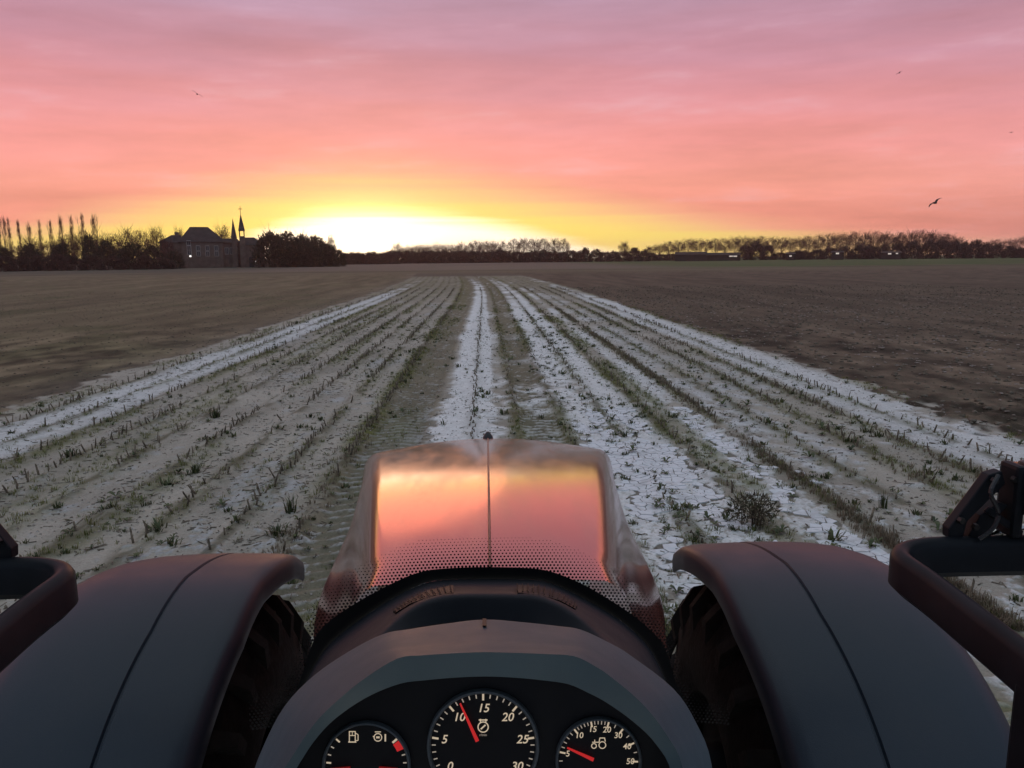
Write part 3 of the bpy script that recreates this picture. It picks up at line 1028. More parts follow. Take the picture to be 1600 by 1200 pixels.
# ------------------------------------------------------------------ the crop strip: crust plates, stubble, weeds, grass, litter, clods
def in_view(P, margin=4):
    """which ground things the photograph shows: inside the frame and not behind the tractor"""
    px, py, z = project(P)
    ok = (z > 1) & (px > -margin) & (px < 1600 + margin) & (py < 1000)
    hood = (px > 520 - (py - 700) * .1) & (px < 1010) & (py > 700)
    fend = (py > 868) & ((px < 455) | (px > 1065))
    bar = (py > 842) & ((px < 120) | (px > 1395))
    brk = (px > 1490) & (py > 735)
    return ok & ~hood & ~fend & ~bar & ~brk


def build_plates():
    """dried crust broken into plates: cells of a jittered grid, cut back along their joints"""
    rng = np.random.default_rng(5)
    pitch = 0.125
    cells = {}
    U0, V0 = 0.6, 4.9
    nu, nv = int(3.4 / pitch), int(8.5 / pitch)
    for i in range(-1, nu + 1):
        for j in range(-1, nv + 1):
            cells[i, j] = (U0 + (i + .5 + rng.uniform(-.42, .42)) * pitch, V0 + (j + .5 + rng.uniform(-.42, .42)) * pitch)
    polys = []
    for (i, j), c in cells.items():
        if not (0 <= i < nu and 0 <= j < nv):
            continue
        u, v = c
        if plate_field(np.array([u]), np.array([v]))[0] < .5:
            continue
        poly = [(u - .3, v - .3), (u + .3, v - .3), (u + .3, v + .3), (u - .3, v + .3)]
        for di in (-2, -1, 0, 1, 2):
            for dj in (-2, -1, 0, 1, 2):
                o = cells.get((i + di, j + dj))
                if o is None or (di == 0 and dj == 0):
                    continue
                nx, ny = o[0] - u, o[1] - v
                ln = math.hypot(nx, ny)
                nx, ny = nx / ln, ny / ln
                lim = ln / 2 - 0.0050
                out = []
                for a in range(len(poly)):
                    p, q = poly[a], poly[(a + 1) % len(poly)]
                    dp = (p[0] - u) * nx + (p[1] - v) * ny - lim
                    dq = (q[0] - u) * nx + (q[1] - v) * ny - lim
                    if dp <= 0:
                        out.append(p)
                    if (dp < 0) != (dq < 0) and abs(dp - dq) > 1e-9:
                        s = dp / (dp - dq)
                        out.append((p[0] + (q[0] - p[0]) * s, p[1] + (q[1] - p[1]) * s))
                poly = out
                if len(poly) < 3:
                    break
            if len(poly) < 3:
                break
        if len(poly) >= 3:
            polys.append((u, v, poly))
    P = np.array([(u, v, 0) for u, v, _ in polys])
    vis = in_view(P)
    order = sorted(range(len(polys)), key=lambda q: (not vis[q], P[q, 1]))
    rest = MB()
    m = mat_patchy('dry white crust', [(0.56, 0.56, 0.57), (0.68, 0.69, 0.71), (0.76, 0.77, 0.80), (0.62, 0.60, 0.60)], 3.0)
    for rank, q in enumerate(order):
        u, v, poly = polys[q]
        n = len(poly)
        ring = []
        for x, y in poly:                                   # a slightly wavy outline
            ring.append((x + rng.normal() * .0025, y + rng.normal() * .0025))
        xs, ys = np.array([a for a, _ in ring]), np.array([b for _, b in ring])
        zz = ground_z(xs, ys)
        zc = float(ground_z(u, v)[0])
        curl = rng.uniform(0.0, .006)
        vv = [(x - u, y - v, zt - zc + .007 + curl) for (x, y), zt in zip(ring, zz)]
        vv += [(x - u, y - v, zt - zc - .012) for (x, y), zt in zip(ring, zz)]
        vv.append((0, 0, .008))
        ff = [(a, (a + 1) % n, 2 * n) for a in range(n)] + [(a + n, (a + 1) % n + n, (a + 1) % n, a) for a in range(n)]
        if rank < 300 and vis[q]:
            mb = MB()
            mb.add(vv, ff)
            o = mb.build('crust_plate', m, GROUND)
            o.location = (u, v, zc)
        else:
            rest.add([(a + u, b + v, c + zc) for a, b, c in vv], ff)
    o = rest.build('crust_fragments', m, GROUND)
    tag(o, None, None, None, 'stuff')


build_plates()


def rot_place(V, Fc, pos, yaw, scale, tilt=None):
    """copies of a small mesh as numpy arrays"""
    n, k = len(pos), len(V)
    c, s = np.cos(yaw), np.sin(yaw)
    out = np.empty((n, k, 3))
    sc = scale if scale.ndim == 2 else np.repeat(scale[:, None], 3, 1)
    X, Y, Z = V[None, :, 0] * sc[:, 0:1], V[None, :, 1] * sc[:, 1:2], V[None, :, 2] * sc[:, 2:3]
    if tilt is not None:
        X, Z = X + Z * tilt[:, 0:1], Z
        Y = Y + Z * tilt[:, 1:2]
    out[:, :, 0] = X * c[:, None] - Y * s[:, None] + pos[:, 0:1]
    out[:, :, 1] = X * s[:, None] + Y * c[:, None] + pos[:, 1:2]
    out[:, :, 2] = Z + pos[:, 2:3]
    Fo = (Fc[None] + (np.arange(n) * k)[:, None, None]).reshape(-1, 3)
    return out.reshape(-1, 3), Fo


def join_parts(parts):
    Vs, Fs, b = [], [], 0
    for V, Fc in parts:
        Vs.append(V)
        Fs.append(Fc + b)
        b += len(V)
    return np.concatenate(Vs), np.concatenate(Fs)


def tri_of(mb):
    fs_ = []
    for f in mb.f:
        for a in range(1, len(f) - 1):
            fs_.append((f[0], f[a], f[a + 1]))
    return np.array(mb.v, float), np.array(fs_, int)


def stalk_variant(seed):
    rng = random.Random(seed)
    mb = MB()
    h = 1.0
    lx, ly = rng.uniform(-.12, .12), rng.uniform(-.12, .12)
    n = 6
    r0, r1 = .085, .07
    rows = []
    for q, (z, r) in enumerate(((-.12, r0 * 1.15), (.3, r0), (.33, r0 * 1.12), (.36, r0), (1.0, r1))):
        ring = []
        for k in range(n):
            a = 2 * PI * k / n
            zz = z + (math.cos(a + seed) * .10 if q == 4 else 0)
            ring.append((lx * z + r * math.cos(a), ly * z + r * math.sin(a), zz * h))
        rows.append(ring)
    mb.grid(rows, close=True)
    b = len(mb.v) - n
    mb.f.append(tuple(range(b, b + n)))
    for k in range(2):                                  # ragged sheath
        a = rng.uniform(0, 2 * PI)
        dx, dy = math.cos(a), math.sin(a)
        z0 = rng.uniform(.3, .5)
        w = .05
        p = [(dx * r0 - dy * w, dy * r0 + dx * w, z0), (dx * r0 + dy * w, dy * r0 - dx * w, z0),
             (dx * .22, dy * .22, z0 + rng.uniform(-.1, .4))]
        mb.add(p, [(0, 1, 2)])
    return tri_of(mb)


def rosette_variant(seed, n_leaf=9, rise=.35):
    """flat weed: leaves that arch out from one root"""
    rng = random.Random(seed)
    mb = MB()
    for k in range(n_leaf):
        a = 2 * PI * k / n_leaf + rng.uniform(-.35, .35)
        L = rng.uniform(.55, 1.0)
        w = L * rng.uniform(.15, .26)
        up = rise * rng.uniform(.5, 1.5)
        dx, dy = math.cos(a), math.sin(a)
        pts = []
        for s, ww, zz in ((0.05, .25, .02), (.40, .9, up * .8), (.75, 1.0, up), (1.0, .05, up * .55)):
            for sg in (-1, 1):
                pts.append((dx * L * s - dy * w * ww * sg, dy * L * s + dx * w * ww * sg, zz * L + .05))
        mb.add(pts, [(0, 1, 3, 2), (2, 3, 5, 4), (4, 5, 7, 6)])
    return tri_of(mb)


def blade_variant(seed, n=10, spread=.5, width=.035, curve=.5):
    rng = random.Random(seed)
    mb = MB()
    for k in range(n):
        a = rng.uniform(0, 2 * PI)
        r = rng.uniform(0, spread) * .6
        L = rng.uniform(.5, 1.0)
        o = rng.uniform(.1, curve)
        b = a + rng.uniform(-.9, .9)
        p = Vector((math.cos(a) * r, math.sin(a) * r, -.03))
        d = Vector((math.cos(b) * o, math.sin(b) * o, 0))
        s = Vector((-math.sin(b), math.cos(b), 0)) * width
        m1 = p + d * .35 * L + Vector((0, 0, .6 * L))
        tp = p + d * L + Vector((0, 0, L * (1 - o * .35)))
        mb.add([p - s, p + s, m1 + s * .7, m1 - s * .7, tp], [(0, 1, 2, 3), (3, 2, 4)])
    return tri_of(mb)


def clod_variant(seed):
    rng = np.random.default_rng(seed)
    bm = bmesh.new()
    bmesh.ops.create_icosphere(bm, subdivisions=1, radius=1.0)
    V = np.array([v.co[:] for v in bm.verts])
    Fc = np.array([[v.index for v in f.verts] for f in bm.faces])
    bm.free()
    V *= rng.uniform(.55, 1.2, size=(len(V), 1))
    V[:, 2] *= .5
    return V, Fc


def row_words(u):
    for lim, w in ((-6.9, 'along the left field edge'), (-5.3, 'inside the left white edge'), (-3.8, 'in the middle left stubble'), (-2.2, 'left of the left wheel track'),
                   (-1.0, 'beside the left wheel track'), (.2, 'in the white centre strip'), (1.35, 'beside the right wheel track'), (2.4, 'on the cracked white crust'),
                   (3.3, 'in the green right row'), (4.2, 'in the dry brown row'), (5.7, 'right of the dry brown row')):
        if u < lim:
            return w
    return 'along the right field edge'


def scatter_individuals(name, variants, pos, yaw, size, tilt, mats, noun, category, group, stuff_name, stuff_label, height_px=3.0, limit=300):
    """the ones that show largest become objects; the rest one mass"""
    px, py, z = project(pos)
    s1 = size if size.ndim == 1 else size[:, 2]
    show = np.where(in_view(pos), s1 / z, -1.0)
    order = np.argsort(-show)
    nv = len(variants)
    chosen = [int(i) for i in order[:limit] if show[i] > 0]
    meshes = []
    for k, (V, Fc) in enumerate(variants):
        me = np_mesh(name, V, Fc)
        me.materials.append(mats[k % len(mats)])
        meshes.append(me)
    med = np.median(s1[chosen]) if chosen else 0
    lim = np.percentile(np.abs(tilt[:, 0]), 33)
    for i in chosen:
        o = bpy.data.objects.new(name, meshes[i % nv])
        COL.objects.link(o)
        o.location = pos[i]
        sc = (size[i],) * 3 if size.ndim == 1 else tuple(size[i])
        o.scale = sc
        o.rotation_euler = (tilt[i, 1], tilt[i, 0], yaw[i])
        u = pos[i, 0] - float(bend(pos[i, 1]))
        near = ', close by' if pos[i, 1] < 8.5 else (', farther ahead' if pos[i, 1] > 13 else '')
        lean = 'upright' if abs(tilt[i, 0]) < lim else ('right-leaning' if tilt[i, 0] > 0 else 'left-leaning')
        big = noun[0] if s1[i] > med else noun[1]
        tag(o, '%s %s %s%s' % (lean, big, row_words(u), near), category, '%s %s' % (group, row_words(u)))
    rest = np.setdiff1d(np.arange(len(pos)), np.array(chosen, int))
    parts = []
    for k in range(nv):
        sel = rest[rest % nv == k]
        if len(sel):
            parts.append(rot_place(variants[k][0], variants[k][1], pos[sel], yaw[sel], size[sel], tilt[sel]))
    if parts:
        V, Fc = join_parts(parts)
        me = np_mesh(stuff_name, V, Fc)
        o = link_mesh(stuff_name, me, None, mats[0])
        tag(o, stuff_label, None, None, 'stuff')


M['stalk'] = mat_patchy('weathered maize stalk', [(0.070, 0.056, 0.040), (0.14, 0.11, 0.08), (0.26, 0.21, 0.15)], 9.0)
M['weed'] = mat_patchy('weed leaves', [(0.034, 0.046, 0.018), (0.065, 0.080, 0.028), (0.105, 0.112, 0.040)], 6.0, .6, .4)
M['grass'] = mat_patchy('short grass', [(0.085, 0.100, 0.026), (0.150, 0.158, 0.045), (0.20, 0.175, 0.065)], 2.5, .8)
M['dry_grass'] = mat_patchy('dry brown grass', [(0.16, 0.12, 0.08), (0.24, 0.185, 0.13), (0.12, 0.10, 0.06)], 5.0)
M['straw'] = mat_patchy('maize litter', [(0.06, 0.048, 0.038), (0.16, 0.13, 0.10), (0.30, 0.26, 0.22)], 14.0)
M['clod'] = mat_patchy('soil clods', [(0.085, 0.066, 0.048), (0.14, 0.112, 0.084), (0.23, 0.19, 0.15)], 9.0)


def build_stubble():
    rng = np.random.default_rng(21)
    pts, hs = [], []
    dens = {-8.05: .75, -7.25: .12, -6.5: .45, -5.72: .55, -4.95: .5, -4.15: .55, -3.4: .55, -2.62: .65, -1.92: .6, -.25: .75, .5: .25, 1.25: .3, 2.0: .62,
            2.78: .4, 3.76: .85, 4.5: .45, 5.25: .7, 6.0: .8, 6.75: .55}
    low = {-.25: .45, 2.0: .5, 4.5: .45, .5: .4, 1.25: .4}
    for u, p in dens.items():
        y = 5.2
        while y < 70:
            y += rng.uniform(.10, .20) * (1 if y < 40 else 1.5)
            run = fbm(np.array([y * .45]), np.array([u * 3.0]), 300, 2)[0]
            if rng.random() < p * (0.25 + 1.5 * sm(run, .35, .62)):
                pts.append((u + rng.normal() * .030 + float(bend(y)), y))
                hs.append(rng.uniform(.07, .15) * low.get(u, 1.0))
    P = np.array(pts)
    z = ground_z(P[:, 0], P[:, 1])
    pos = np.column_stack([P, z])
    h = np.array(hs)
    n = len(P)
    size = np.column_stack([.125 + 0 * h, .125 + 0 * h, h]) * np.column_stack([rng.uniform(.8, 1.25, n)] * 2 + [np.ones(n)])
    tilt = rng.normal(size=(n, 2)) * .22
    scatter_individuals('maize_stubble', [stalk_variant(s) for s in range(6)], pos, rng.uniform(0, 2 * PI, n), size, tilt, [M['stalk']],
                        ('tall maize stump', 'short maize stump'), 'stubble stalk', 'cut maize stalks', 'stubble', 'rows of cut maize stubble further off and small broken stalks')


def build_weeds():
    rng = np.random.default_rng(33)
    pts, sz = [], []
    N = 16000
    u = rng.uniform(-8.6, 7.8, N)
    y = 5.0 + 32 * rng.random(N) ** 1.7
    dens = np.interp(u, [-8.6, -7, -6.2, -5, -3.6, -2.6, -2.0, -1.2, -.9, -.2, .4, .9, 1.3, 1.8, 2.4, 2.9, 3.4, 4.0, 5.0, 5.6, 6.3, 7.8],
                     [.15, .12, .34, .28, .30, .28, .40, .10, .16, .26, .40, .10, .62, .75, .62, .6, .42, .34, .22, .34, .25, .12])
    clump = fbm(u * 1.4, y * .8, 320, 3)
    keep = rng.random(N) < dens * (.15 + 1.1 * sm(clump, .38, .68)) * .55
    u, y = u[keep], y[keep]
    x = u + bend(y)
    n = len(u)
    pos = np.column_stack([x, y, ground_z(x, y) + .004])
    size = rng.uniform(.030, .095, n) * np.where(rng.random(n) < .15, 1.5, 1.0)
    scatter_individuals('weed_plant', [rosette_variant(s, 5 + s % 5, .25 + .10 * (s % 4)) if s % 2 else blade_variant(700 + s, 16, 1.3, .11, 1.35) for s in range(12)], pos, rng.uniform(0, 2 * PI, n), size, rng.normal(size=(n, 2)) * .12,
                        [M['weed']], ('broad green weed', 'small green weed'), 'weed', 'green weeds', 'ground_weeds', 'small green weeds scattered over the pale crust')


def build_grass():
    rng = np.random.default_rng(44)
    N = 110000
    u = rng.uniform(-8.8, 8.2, N)
    y = 5.0 + 40 * rng.random(N) ** 1.9
    g = green_of(u, y)
    keep = rng.random(N) < g * .62
    u, y = u[keep], y[keep]
    x = u + bend(y)
    n = len(u)
    pos = np.column_stack([x, y, ground_z(x, y)])
    size = rng.uniform(.025, .075, n) * (1 + y / 60)
    V, Fc = join_parts([rot_place(*bv, pos[k::4], rng.uniform(0, 6.28, len(pos[k::4])), size[k::4]) for k, bv in enumerate([blade_variant(s, 8, .9, .045, .9) for s in range(4)])])
    o = link_mesh('grass', np_mesh('grass', V, Fc), None, M['grass'])
    tag(o, 'short yellow green grass and moss growing along the stubble rows', None, None, 'stuff')
    # dry upright grass in the brown row and at the edges
    N = 5200
    y = 5.0 + 38 * rng.random(N) ** 1.7
    which = rng.random(N)
    u = np.where(which < .62, 3.76 + rng.normal(size=N) * .075, np.where(which < .8, 6.0 + rng.normal(size=N) * .12, np.where(which < .9, 5.25 + rng.normal(size=N) * .10, -1.95 + rng.normal(size=N) * .10)))
    keep = sm(fbm(u * .5, y * .5, 350, 2), .28, .55) > rng.random(N)
    u, y = u[keep], y[keep]
    x = u + bend(y)
    pos = np.column_stack([x, y, ground_z(x, y)])
    size = rng.uniform(.05, .12, len(u))
    V, Fc = join_parts([rot_place(*bv, pos[k::3], rng.uniform(0, 6.28, len(pos[k::3])), size[k::3]) for k, bv in enumerate([blade_variant(s + 40, 7, .5, .04, .5) for s in range(3)])])
    o = link_mesh('dry_grass', np_mesh('dry_grass', V, Fc), None, M['dry_grass'])
    tag(o, 'dry brown grass standing in the ridge right of the green row', None, None, 'stuff')


def build_litter():
    rng = np.random.default_rng(55)
    N = 22000
    u = rng.uniform(-9.2, 8.0, N)
    y = 5.0 + 30 * rng.random(N) ** 1.8
    keep = rng.random(N) < (.25 + .75 * sm(fbm(u * 1.2, y * .7, 360, 3), .4, .7)) * np.interp(u, [-9, -6, -2, -.9, .2, .6, 1.3, 4, 8], [.6, 1, 1, .4, .5, .6, .6, .6, .5])
    u, y = u[keep], y[keep]
    x = u + bend(y)
    n = len(u)
    V = np.array([(-.5, -.5, 0), (.5, -.4, 0), (.5, .4, 0), (-.5, .5, 0), (-.45, 0, 1), (.47, .1, .8)], float)
    Fc = np.array([(0, 1, 5), (0, 5, 4), (2, 3, 4), (2, 4, 5), (1, 2, 5), (3, 0, 4)])
    L = rng.uniform(.018, .11, n) * np.where(rng.random(n) < .06, 2.0, 1)
    size = np.column_stack([L, rng.uniform(.005, .016, n), rng.uniform(.004, .014, n)])
    pos = np.column_stack([x, y, ground_z(x, y) + .002])
    V, Fc = rot_place(V, Fc, pos, rng.uniform(0, 6.28, n), size, rng.normal(size=(n, 2)) * .3)
    o = link_mesh('plant_litter', np_mesh('plant_litter', V, Fc), None, M['straw'])
    tag(o, 'broken straw and stalk litter strewn over the stubble strip', None, None, 'stuff')


def build_clods():
    rng = np.random.default_rng(66)
    vs_ = [clod_variant(s)[0:2] for s in range(5)]

    def field(name, label, N, u0, u1, y1, lo, hi, mat, pw):
        y = 5.0 + (y1 - 5) * rng.random(N) ** pw
        u = u0 + (u1 - u0) * rng.random(N) ** (1.0 if u0 > 0 else 1.0)
        eL, eR = edges(y)
        keep = (u > eR - .1) if u0 > 0 else (u < eL + .1)
        keep &= in_view(np.column_stack([u, y, 0 * y]), 60)
        u, y = u[keep], y[keep]
        x = u + bend(y)
        n = len(u)
        size = lo + (hi - lo) * rng.random(n) ** 3.2
        pos = np.column_stack([x, y, ground_z(x, y) + size * .12])
        yaw = rng.uniform(0, 6.28, n)
        V, Fc = join_parts([rot_place(*v, pos[k::5], yaw[k::5], size[k::5]) for k, v in enumerate(vs_)])
        o = link_mesh(name, np_mesh(name, V, Fc), None, mat)
        tag(o, label, None, None, 'stuff')
    field('soil_clods', 'dark earth clods covering the tilled field on the right', 34000, 7.6, 40, 70, .012, .085, M['clod'], 1.35)
    field('soil_crumbs', 'small earth crumbs on the tilled field to the left', 26000, -40, -8.7, 70, .010, .050, M['clod'], 1.35)
    # crumbs of crust and soil lying loose on the strip
    N = 42000
    y = 5.0 + 24 * rng.random(N) ** 1.5
    u = rng.uniform(-8.9, 7.9, N)
    keep = in_view(np.column_stack([u, y, 0 * y]), 30) & (rng.random(N) < .25 + .9 * sm(fbm(u * 1.5, y * .9, 390, 3), .38, .66))
    u, y = u[keep], y[keep]
    x = u + bend(y)
    V = np.array([(1, 0, 0), (0, 1, .1), (-1, .2, 0), (-.1, -1, 0), (.1, .1, .8)], float)
    Fc = np.array([(0, 1, 4), (1, 2, 4), (2, 3, 4), (3, 0, 4)])
    size = .005 + .017 * rng.random(len(u)) ** 2
    pos = np.column_stack([x, y, ground_z(x, y) + .002])
    V, Fc = rot_place(V, Fc, pos, rng.uniform(0, 6.28, len(u)), size)
    o = link_mesh('crust_crumbs', np_mesh('crust_crumbs', V, Fc), None,
                  mat_patchy('loose crumbs', [(0.09, 0.072, 0.055), (0.20, 0.165, 0.135), (0.50, 0.48, 0.46)], 24.0))
    tag(o, 'loose crumbs of soil and pale crust lying on the stubble strip', None, None, 'stuff')
    # pale straw scraps and stones ploughed up on the right
    N = 5500
    y = 6 + 42 * rng.random(N) ** 1.4
    u = rng.uniform(7.9, 30, N)
    keep = sm(fbm(u * .7, y * .5, 380, 3), .40, .66) > rng.random(N)
    u, y = u[keep], y[keep]
    x = u + bend(y)
    n = len(u)
    V = np.array([(-.5, -.5, 0), (.5, -.4, 0), (.5, .4, 0), (-.5, .5, 0), (-.35, 0, 1), (.3, .1, .8)], float)
    Fc = np.array([(0, 1, 5), (0, 5, 4), (2, 3, 4), (2, 4, 5), (1, 2, 5), (3, 0, 4)])
    size = np.column_stack([rng.uniform(.025, .14, n), rng.uniform(.015, .05, n), rng.uniform(.01, .03, n)])
    pos = np.column_stack([x, y, ground_z(x, y) + .02])
    V, Fc = rot_place(V, Fc, pos, rng.uniform(-1, 1, n), size, rng.normal(size=(n, 2)) * .3)
    o = link_mesh('straw_scraps', np_mesh('straw_scraps', V, Fc), None,
                  mat_patchy('pale straw scraps', [(0.14, 0.11, 0.09), (0.24, 0.19, 0.165), (0.38, 0.31, 0.28)], 11.0))
    tag(o, 'pale straw scraps turned up between the dark clods', None, None, 'stuff')


build_stubble()
build_weeds()
build_grass()
build_litter()
build_clods()


def big_plant(px, py, w, h, kind, name, label, category):
    """one of the larger plants that stand out"""
    p = at_z(px, py, 0.0)
    z = float(ground_z(p.x, p.y)[0])
    t = empty(name, (p.x, p.y, z))
    tag(t, label, category)
    if kind == 'bush':
        parts = [blade_variant(500 + k, 26, .95, .013, .75) for k in range(2)]
        V, Fc = join_parts([rot_place(*q, np.zeros((1, 3)), np.array([k * 1.1]), np.array([[w, w, h]])) for k, q in enumerate(parts)])
        link_mesh('stems', np_mesh('stems', V, Fc), t, M['bush_stem'])
        rng = np.random.default_rng(9)
        n = 620
        q = rng.normal(size=(n, 3))
        q /= np.linalg.norm(q, axis=1)[:, None]
        q *= rng.random((n, 1)) ** .4
        P = q * np.array((w * .85, w * .85, h * .42)) + np.array((0, 0, h * .46))
        D = q + rng.normal(size=(n, 3)) * .6 + np.array((0, 0, .5))
        D /= np.linalg.norm(D, axis=1)[:, None]
        V, Fc = tri_twigs(P, D, .03 + .05 * rng.random(n), .010 + .010 * rng.random(n), rng)
        link_mesh('leaves', np_mesh('leaves', V, Fc), t, M['bush_leaf'])
    else:
        V, Fc = blade_variant(int(px), 34, .8, .055, .95)
        link_mesh('leaves', np_mesh('leaves', *rot_place(V, Fc, np.zeros((1, 3)), np.zeros(1), np.array([[w, w, h]]))), t, M['weed'])
        V, Fc = blade_variant(int(px) + 1, 9, .6, .02, .4)
        link_mesh('stems', np_mesh('stems', *rot_place(V, Fc, np.zeros((1, 3)), np.zeros(1), np.array([[w, w, h * 1.25]]))), t, M['bush_stem'])


M['bush_stem'] = mat_patchy('bush stems', [(0.05, 0.035, 0.028), (0.085, 0.06, 0.045)], 12.0)
M['bush_leaf'] = mat_patchy('bush leaves', [(0.045, 0.048, 0.026), (0.08, 0.066, 0.040), (0.10, 0.07, 0.05)], 10.0)
big_plant(1176, 822, .29, .36, 'bush', 'bushy_weed', 'large dark bushy weed ahead of the right fender', 'weed')
big_plant(338, 652, .20, .24, 'leafy', 'leafy_weed', 'dark leafy weed standing alone in the left stubble', 'weed')
big_plant(305, 738, .14, .16, 'leafy', 'leafy_weed', 'spiky dark weed on the pale ground left of the bonnet', 'weed')
big_plant(455, 800, .13, .22, 'leafy', 'leafy_weed', 'tall leafy weed in the green row left of the bonnet', 'weed')
big_plant(432, 835, .19, .13, 'leafy', 'leafy_weed', 'broad low leafy weed just ahead of the left fender', 'weed')
big_plant(108, 715, .20, .16, 'leafy', 'leafy_weed', 'dark leafy weed near the left white edge strip', 'weed')
big_plant(1380, 795, .10, .24, 'leafy', 'leafy_weed', 'thin dark weed on pale ground beside the right bar', 'weed')

# ------------------------------------------------------------------ air
def build_haze():
    mb = MB()
    mb.box((-2600, -2600, -2.0), (2600, 2600, 48.0))
    m = bpy.data.materials.new('evening air')
    m.use_nodes = True
    m.node_tree.nodes.clear()
    out = m.node_tree.nodes.new('ShaderNodeOutputMaterial')
    v = m.node_tree.nodes.new('ShaderNodeVolumePrincipled')
    v.inputs['Color'].default_value = (1.0, 0.86, 0.82, 1)
    v.inputs['Density'].default_value = HAZE_DENSITY
    v.inputs['Anisotropy'].default_value = 0.72
    m.node_tree.links.new(v.outputs[0], out.inputs['Volume'])
    o = mb.build('haze', m)
    tag(o, 'thin evening haze over the fields', None, None, 'stuff')


HAZE_DENSITY = 0.00019
build_haze()

# ------------------------------------------------------------------ birds
def bird(px, py, d, span, roll, name_label):
    p = at_depth(px, py, d)
    mb = MB()
    s = span / 2
    body = [(0, -.30 * s, 0), (0, -.15 * s, 0), (0, .1 * s, .0), (0, .36 * s, .02 * s)]
    mb.tube(body, [.02 * s, .11 * s, .13 * s, .03 * s], 8)
    t = empty('bird', p)
    t.rotation_euler = (0.12, roll, 0.2)
    tag(t, name_label, 'bird', 'birds in the evening sky')
    mb.build('body', M['bird'], t, True)
    for sx in (-1, 1):
        w = MB()
        prof = [(0.06, .16, -.20, .03), (.45, .20, -.12, .16), (.8, .08, -.10, .12), (1.0, -.04, -.10, .02)]
        rows = [[(sx * a * s, f * s, z * s + .012 * s), (sx * a * s, (f + b) / 2 * s, z * s + .03 * s), (sx * a * s, b * s, z * s), (sx * a * s, (f + b) / 2 * s, z * s - .012 * s)] for a, f, b, z in prof]
        w.grid(rows, close=True)
        w.build('wing', M['bird'], t, True)


bird(308, 147, 30, .44, .55, 'dark bird alone in the pink sky above the poplars')
bird(1405, 114, 60, .58, -.5, 'small bird high in the lilac sky on the right')
bird(1461, 317, 42, .95, -.55, 'large gliding bird low over the right alley')
bird(1580, 207, 85, .62, -.2, 'faint far bird at the right edge of the sky')

# ------------------------------------------------------------------ the tractor
TR = empty('tractor', (0, 0, 0))
tag(TR, 'tractor seen from its seat with glossy reddish bonnet and lit gauges', 'tractor')


def build_hood():
    # slope of the ridge line (degrees) along the bonnet, then integrated to heights
    ys = np.concatenate([np.linspace(1.10, 3.70, 54), np.linspace(3.72, 3.96, 14)])
    sl = np.interp(ys, [1.10, 1.5, 1.95, 2.5, 3.0, 3.4, 3.74, 3.82, 3.88, 3.93, 3.96], [-2.0, -4.6, -7.5, -9.8, -11.4, -12.5, -13.6, -24, -46, -70, -82])
    z = np.zeros_like(ys)
    for i in range(1, len(ys)):
        z[i] = z[i - 1] + math.tan(R((sl[i] + sl[i - 1]) / 2)) * (ys[i] - ys[i - 1])
    z += 2.141 - np.interp(1.95, ys, z)
    secs = [[(0, 0), (.09, -.001), (.163, -.003), (.188, -.010), (.208, -.034), (.230, -.088), (.265, -.20), (.31, -.33), (.33, -.43), (.335, -.62), (.33, -1.05)],
            [(0, 0), (.16, -.001), (.285, -.004), (.322, -.011), (.344, -.033), (.368, -.085), (.41, -.21), (.475, -.34), (.505, -.43), (.515, -.56), (.51, -.95)],
            [(0, 0), (.25, -.0015), (.43, -.006), (.465, -.014), (.484, -.036), (.496, -.085), (.504, -.17), (.515, -.25), (.52, -.33), (.521, -.50), (.515, -.80)]]
    secs = [np.array(catmull(q, 5)) for q in secs]
    rows = []
    for y, zz in zip(ys, z):
        t = min(1, max(0, (y - 1.2) / .9))
        t2 = min(1, max(0, (y - 2.1) / 1.0))
        sec = secs[0] * (1 - t) + secs[1] * t if t < 1 else secs[1] * (1 - t2) + secs[2] * t2
        t = min(1, max(0, (y - 1.5) / 2.25))
        nose = max(0, (y - 3.74) / .2)
        half = []
        for x, dz in sec:
            yy = y - .42 * t * t * (abs(x) / .52) ** 2.6
            half.append((x * (1 - .05 * nose), yy, max(zz + dz * (1 - .0 * nose), 1.02)))
        rows.append([(-x, a, b) for x, a, b in half[::-1]] + half[1:])
    mb = MB()
    mb.grid(rows)
    mb.build('bonnet', M['hood'], TR, True)
    # thin moulding along the middle and the sight peg at its front
    mb = MB()
    for y, zz in zip(ys, z):
        pass
    line = [(0, y, zz + .002) for y, zz in zip(ys, z) if 1.12 < y < 3.76]
    mb.tube(line, .0026, 6)
    mb.build('centre_moulding', M['bonnet_line'], TR, True)
    zf = float(np.interp(3.72, ys, z))
    mb = MB()
    mb.tube([(0, 3.72, zf - .01), (0, 3.72, zf + .012), (0, 3.72, zf + .03), (0, 3.72, zf + .036)], [.028, .024, .012, .006], 12)
    mb.build('sight_peg', M['black_plastic'], TR, True)
    for sx in (-1, 1):                                      # the front panel's shut lines
        mb = MB()
        yy = np.linspace(3.40, 3.76, 12)
        pts = [(sx * .395, y - .42 * ((y - 1.5) / 2.25) ** 2 * (.395 / .52) ** 2.6, float(np.interp(y, ys, z)) - .0085) for y in yy]
        mb.tube(pts, .003, 5)
        mb.build('shut_line', M['black_plastic'], TR, True)


M['bonnet_line'] = mat_plain('dark red seam', (0.16, 0.05, 0.04), 0.4)
build_hood()


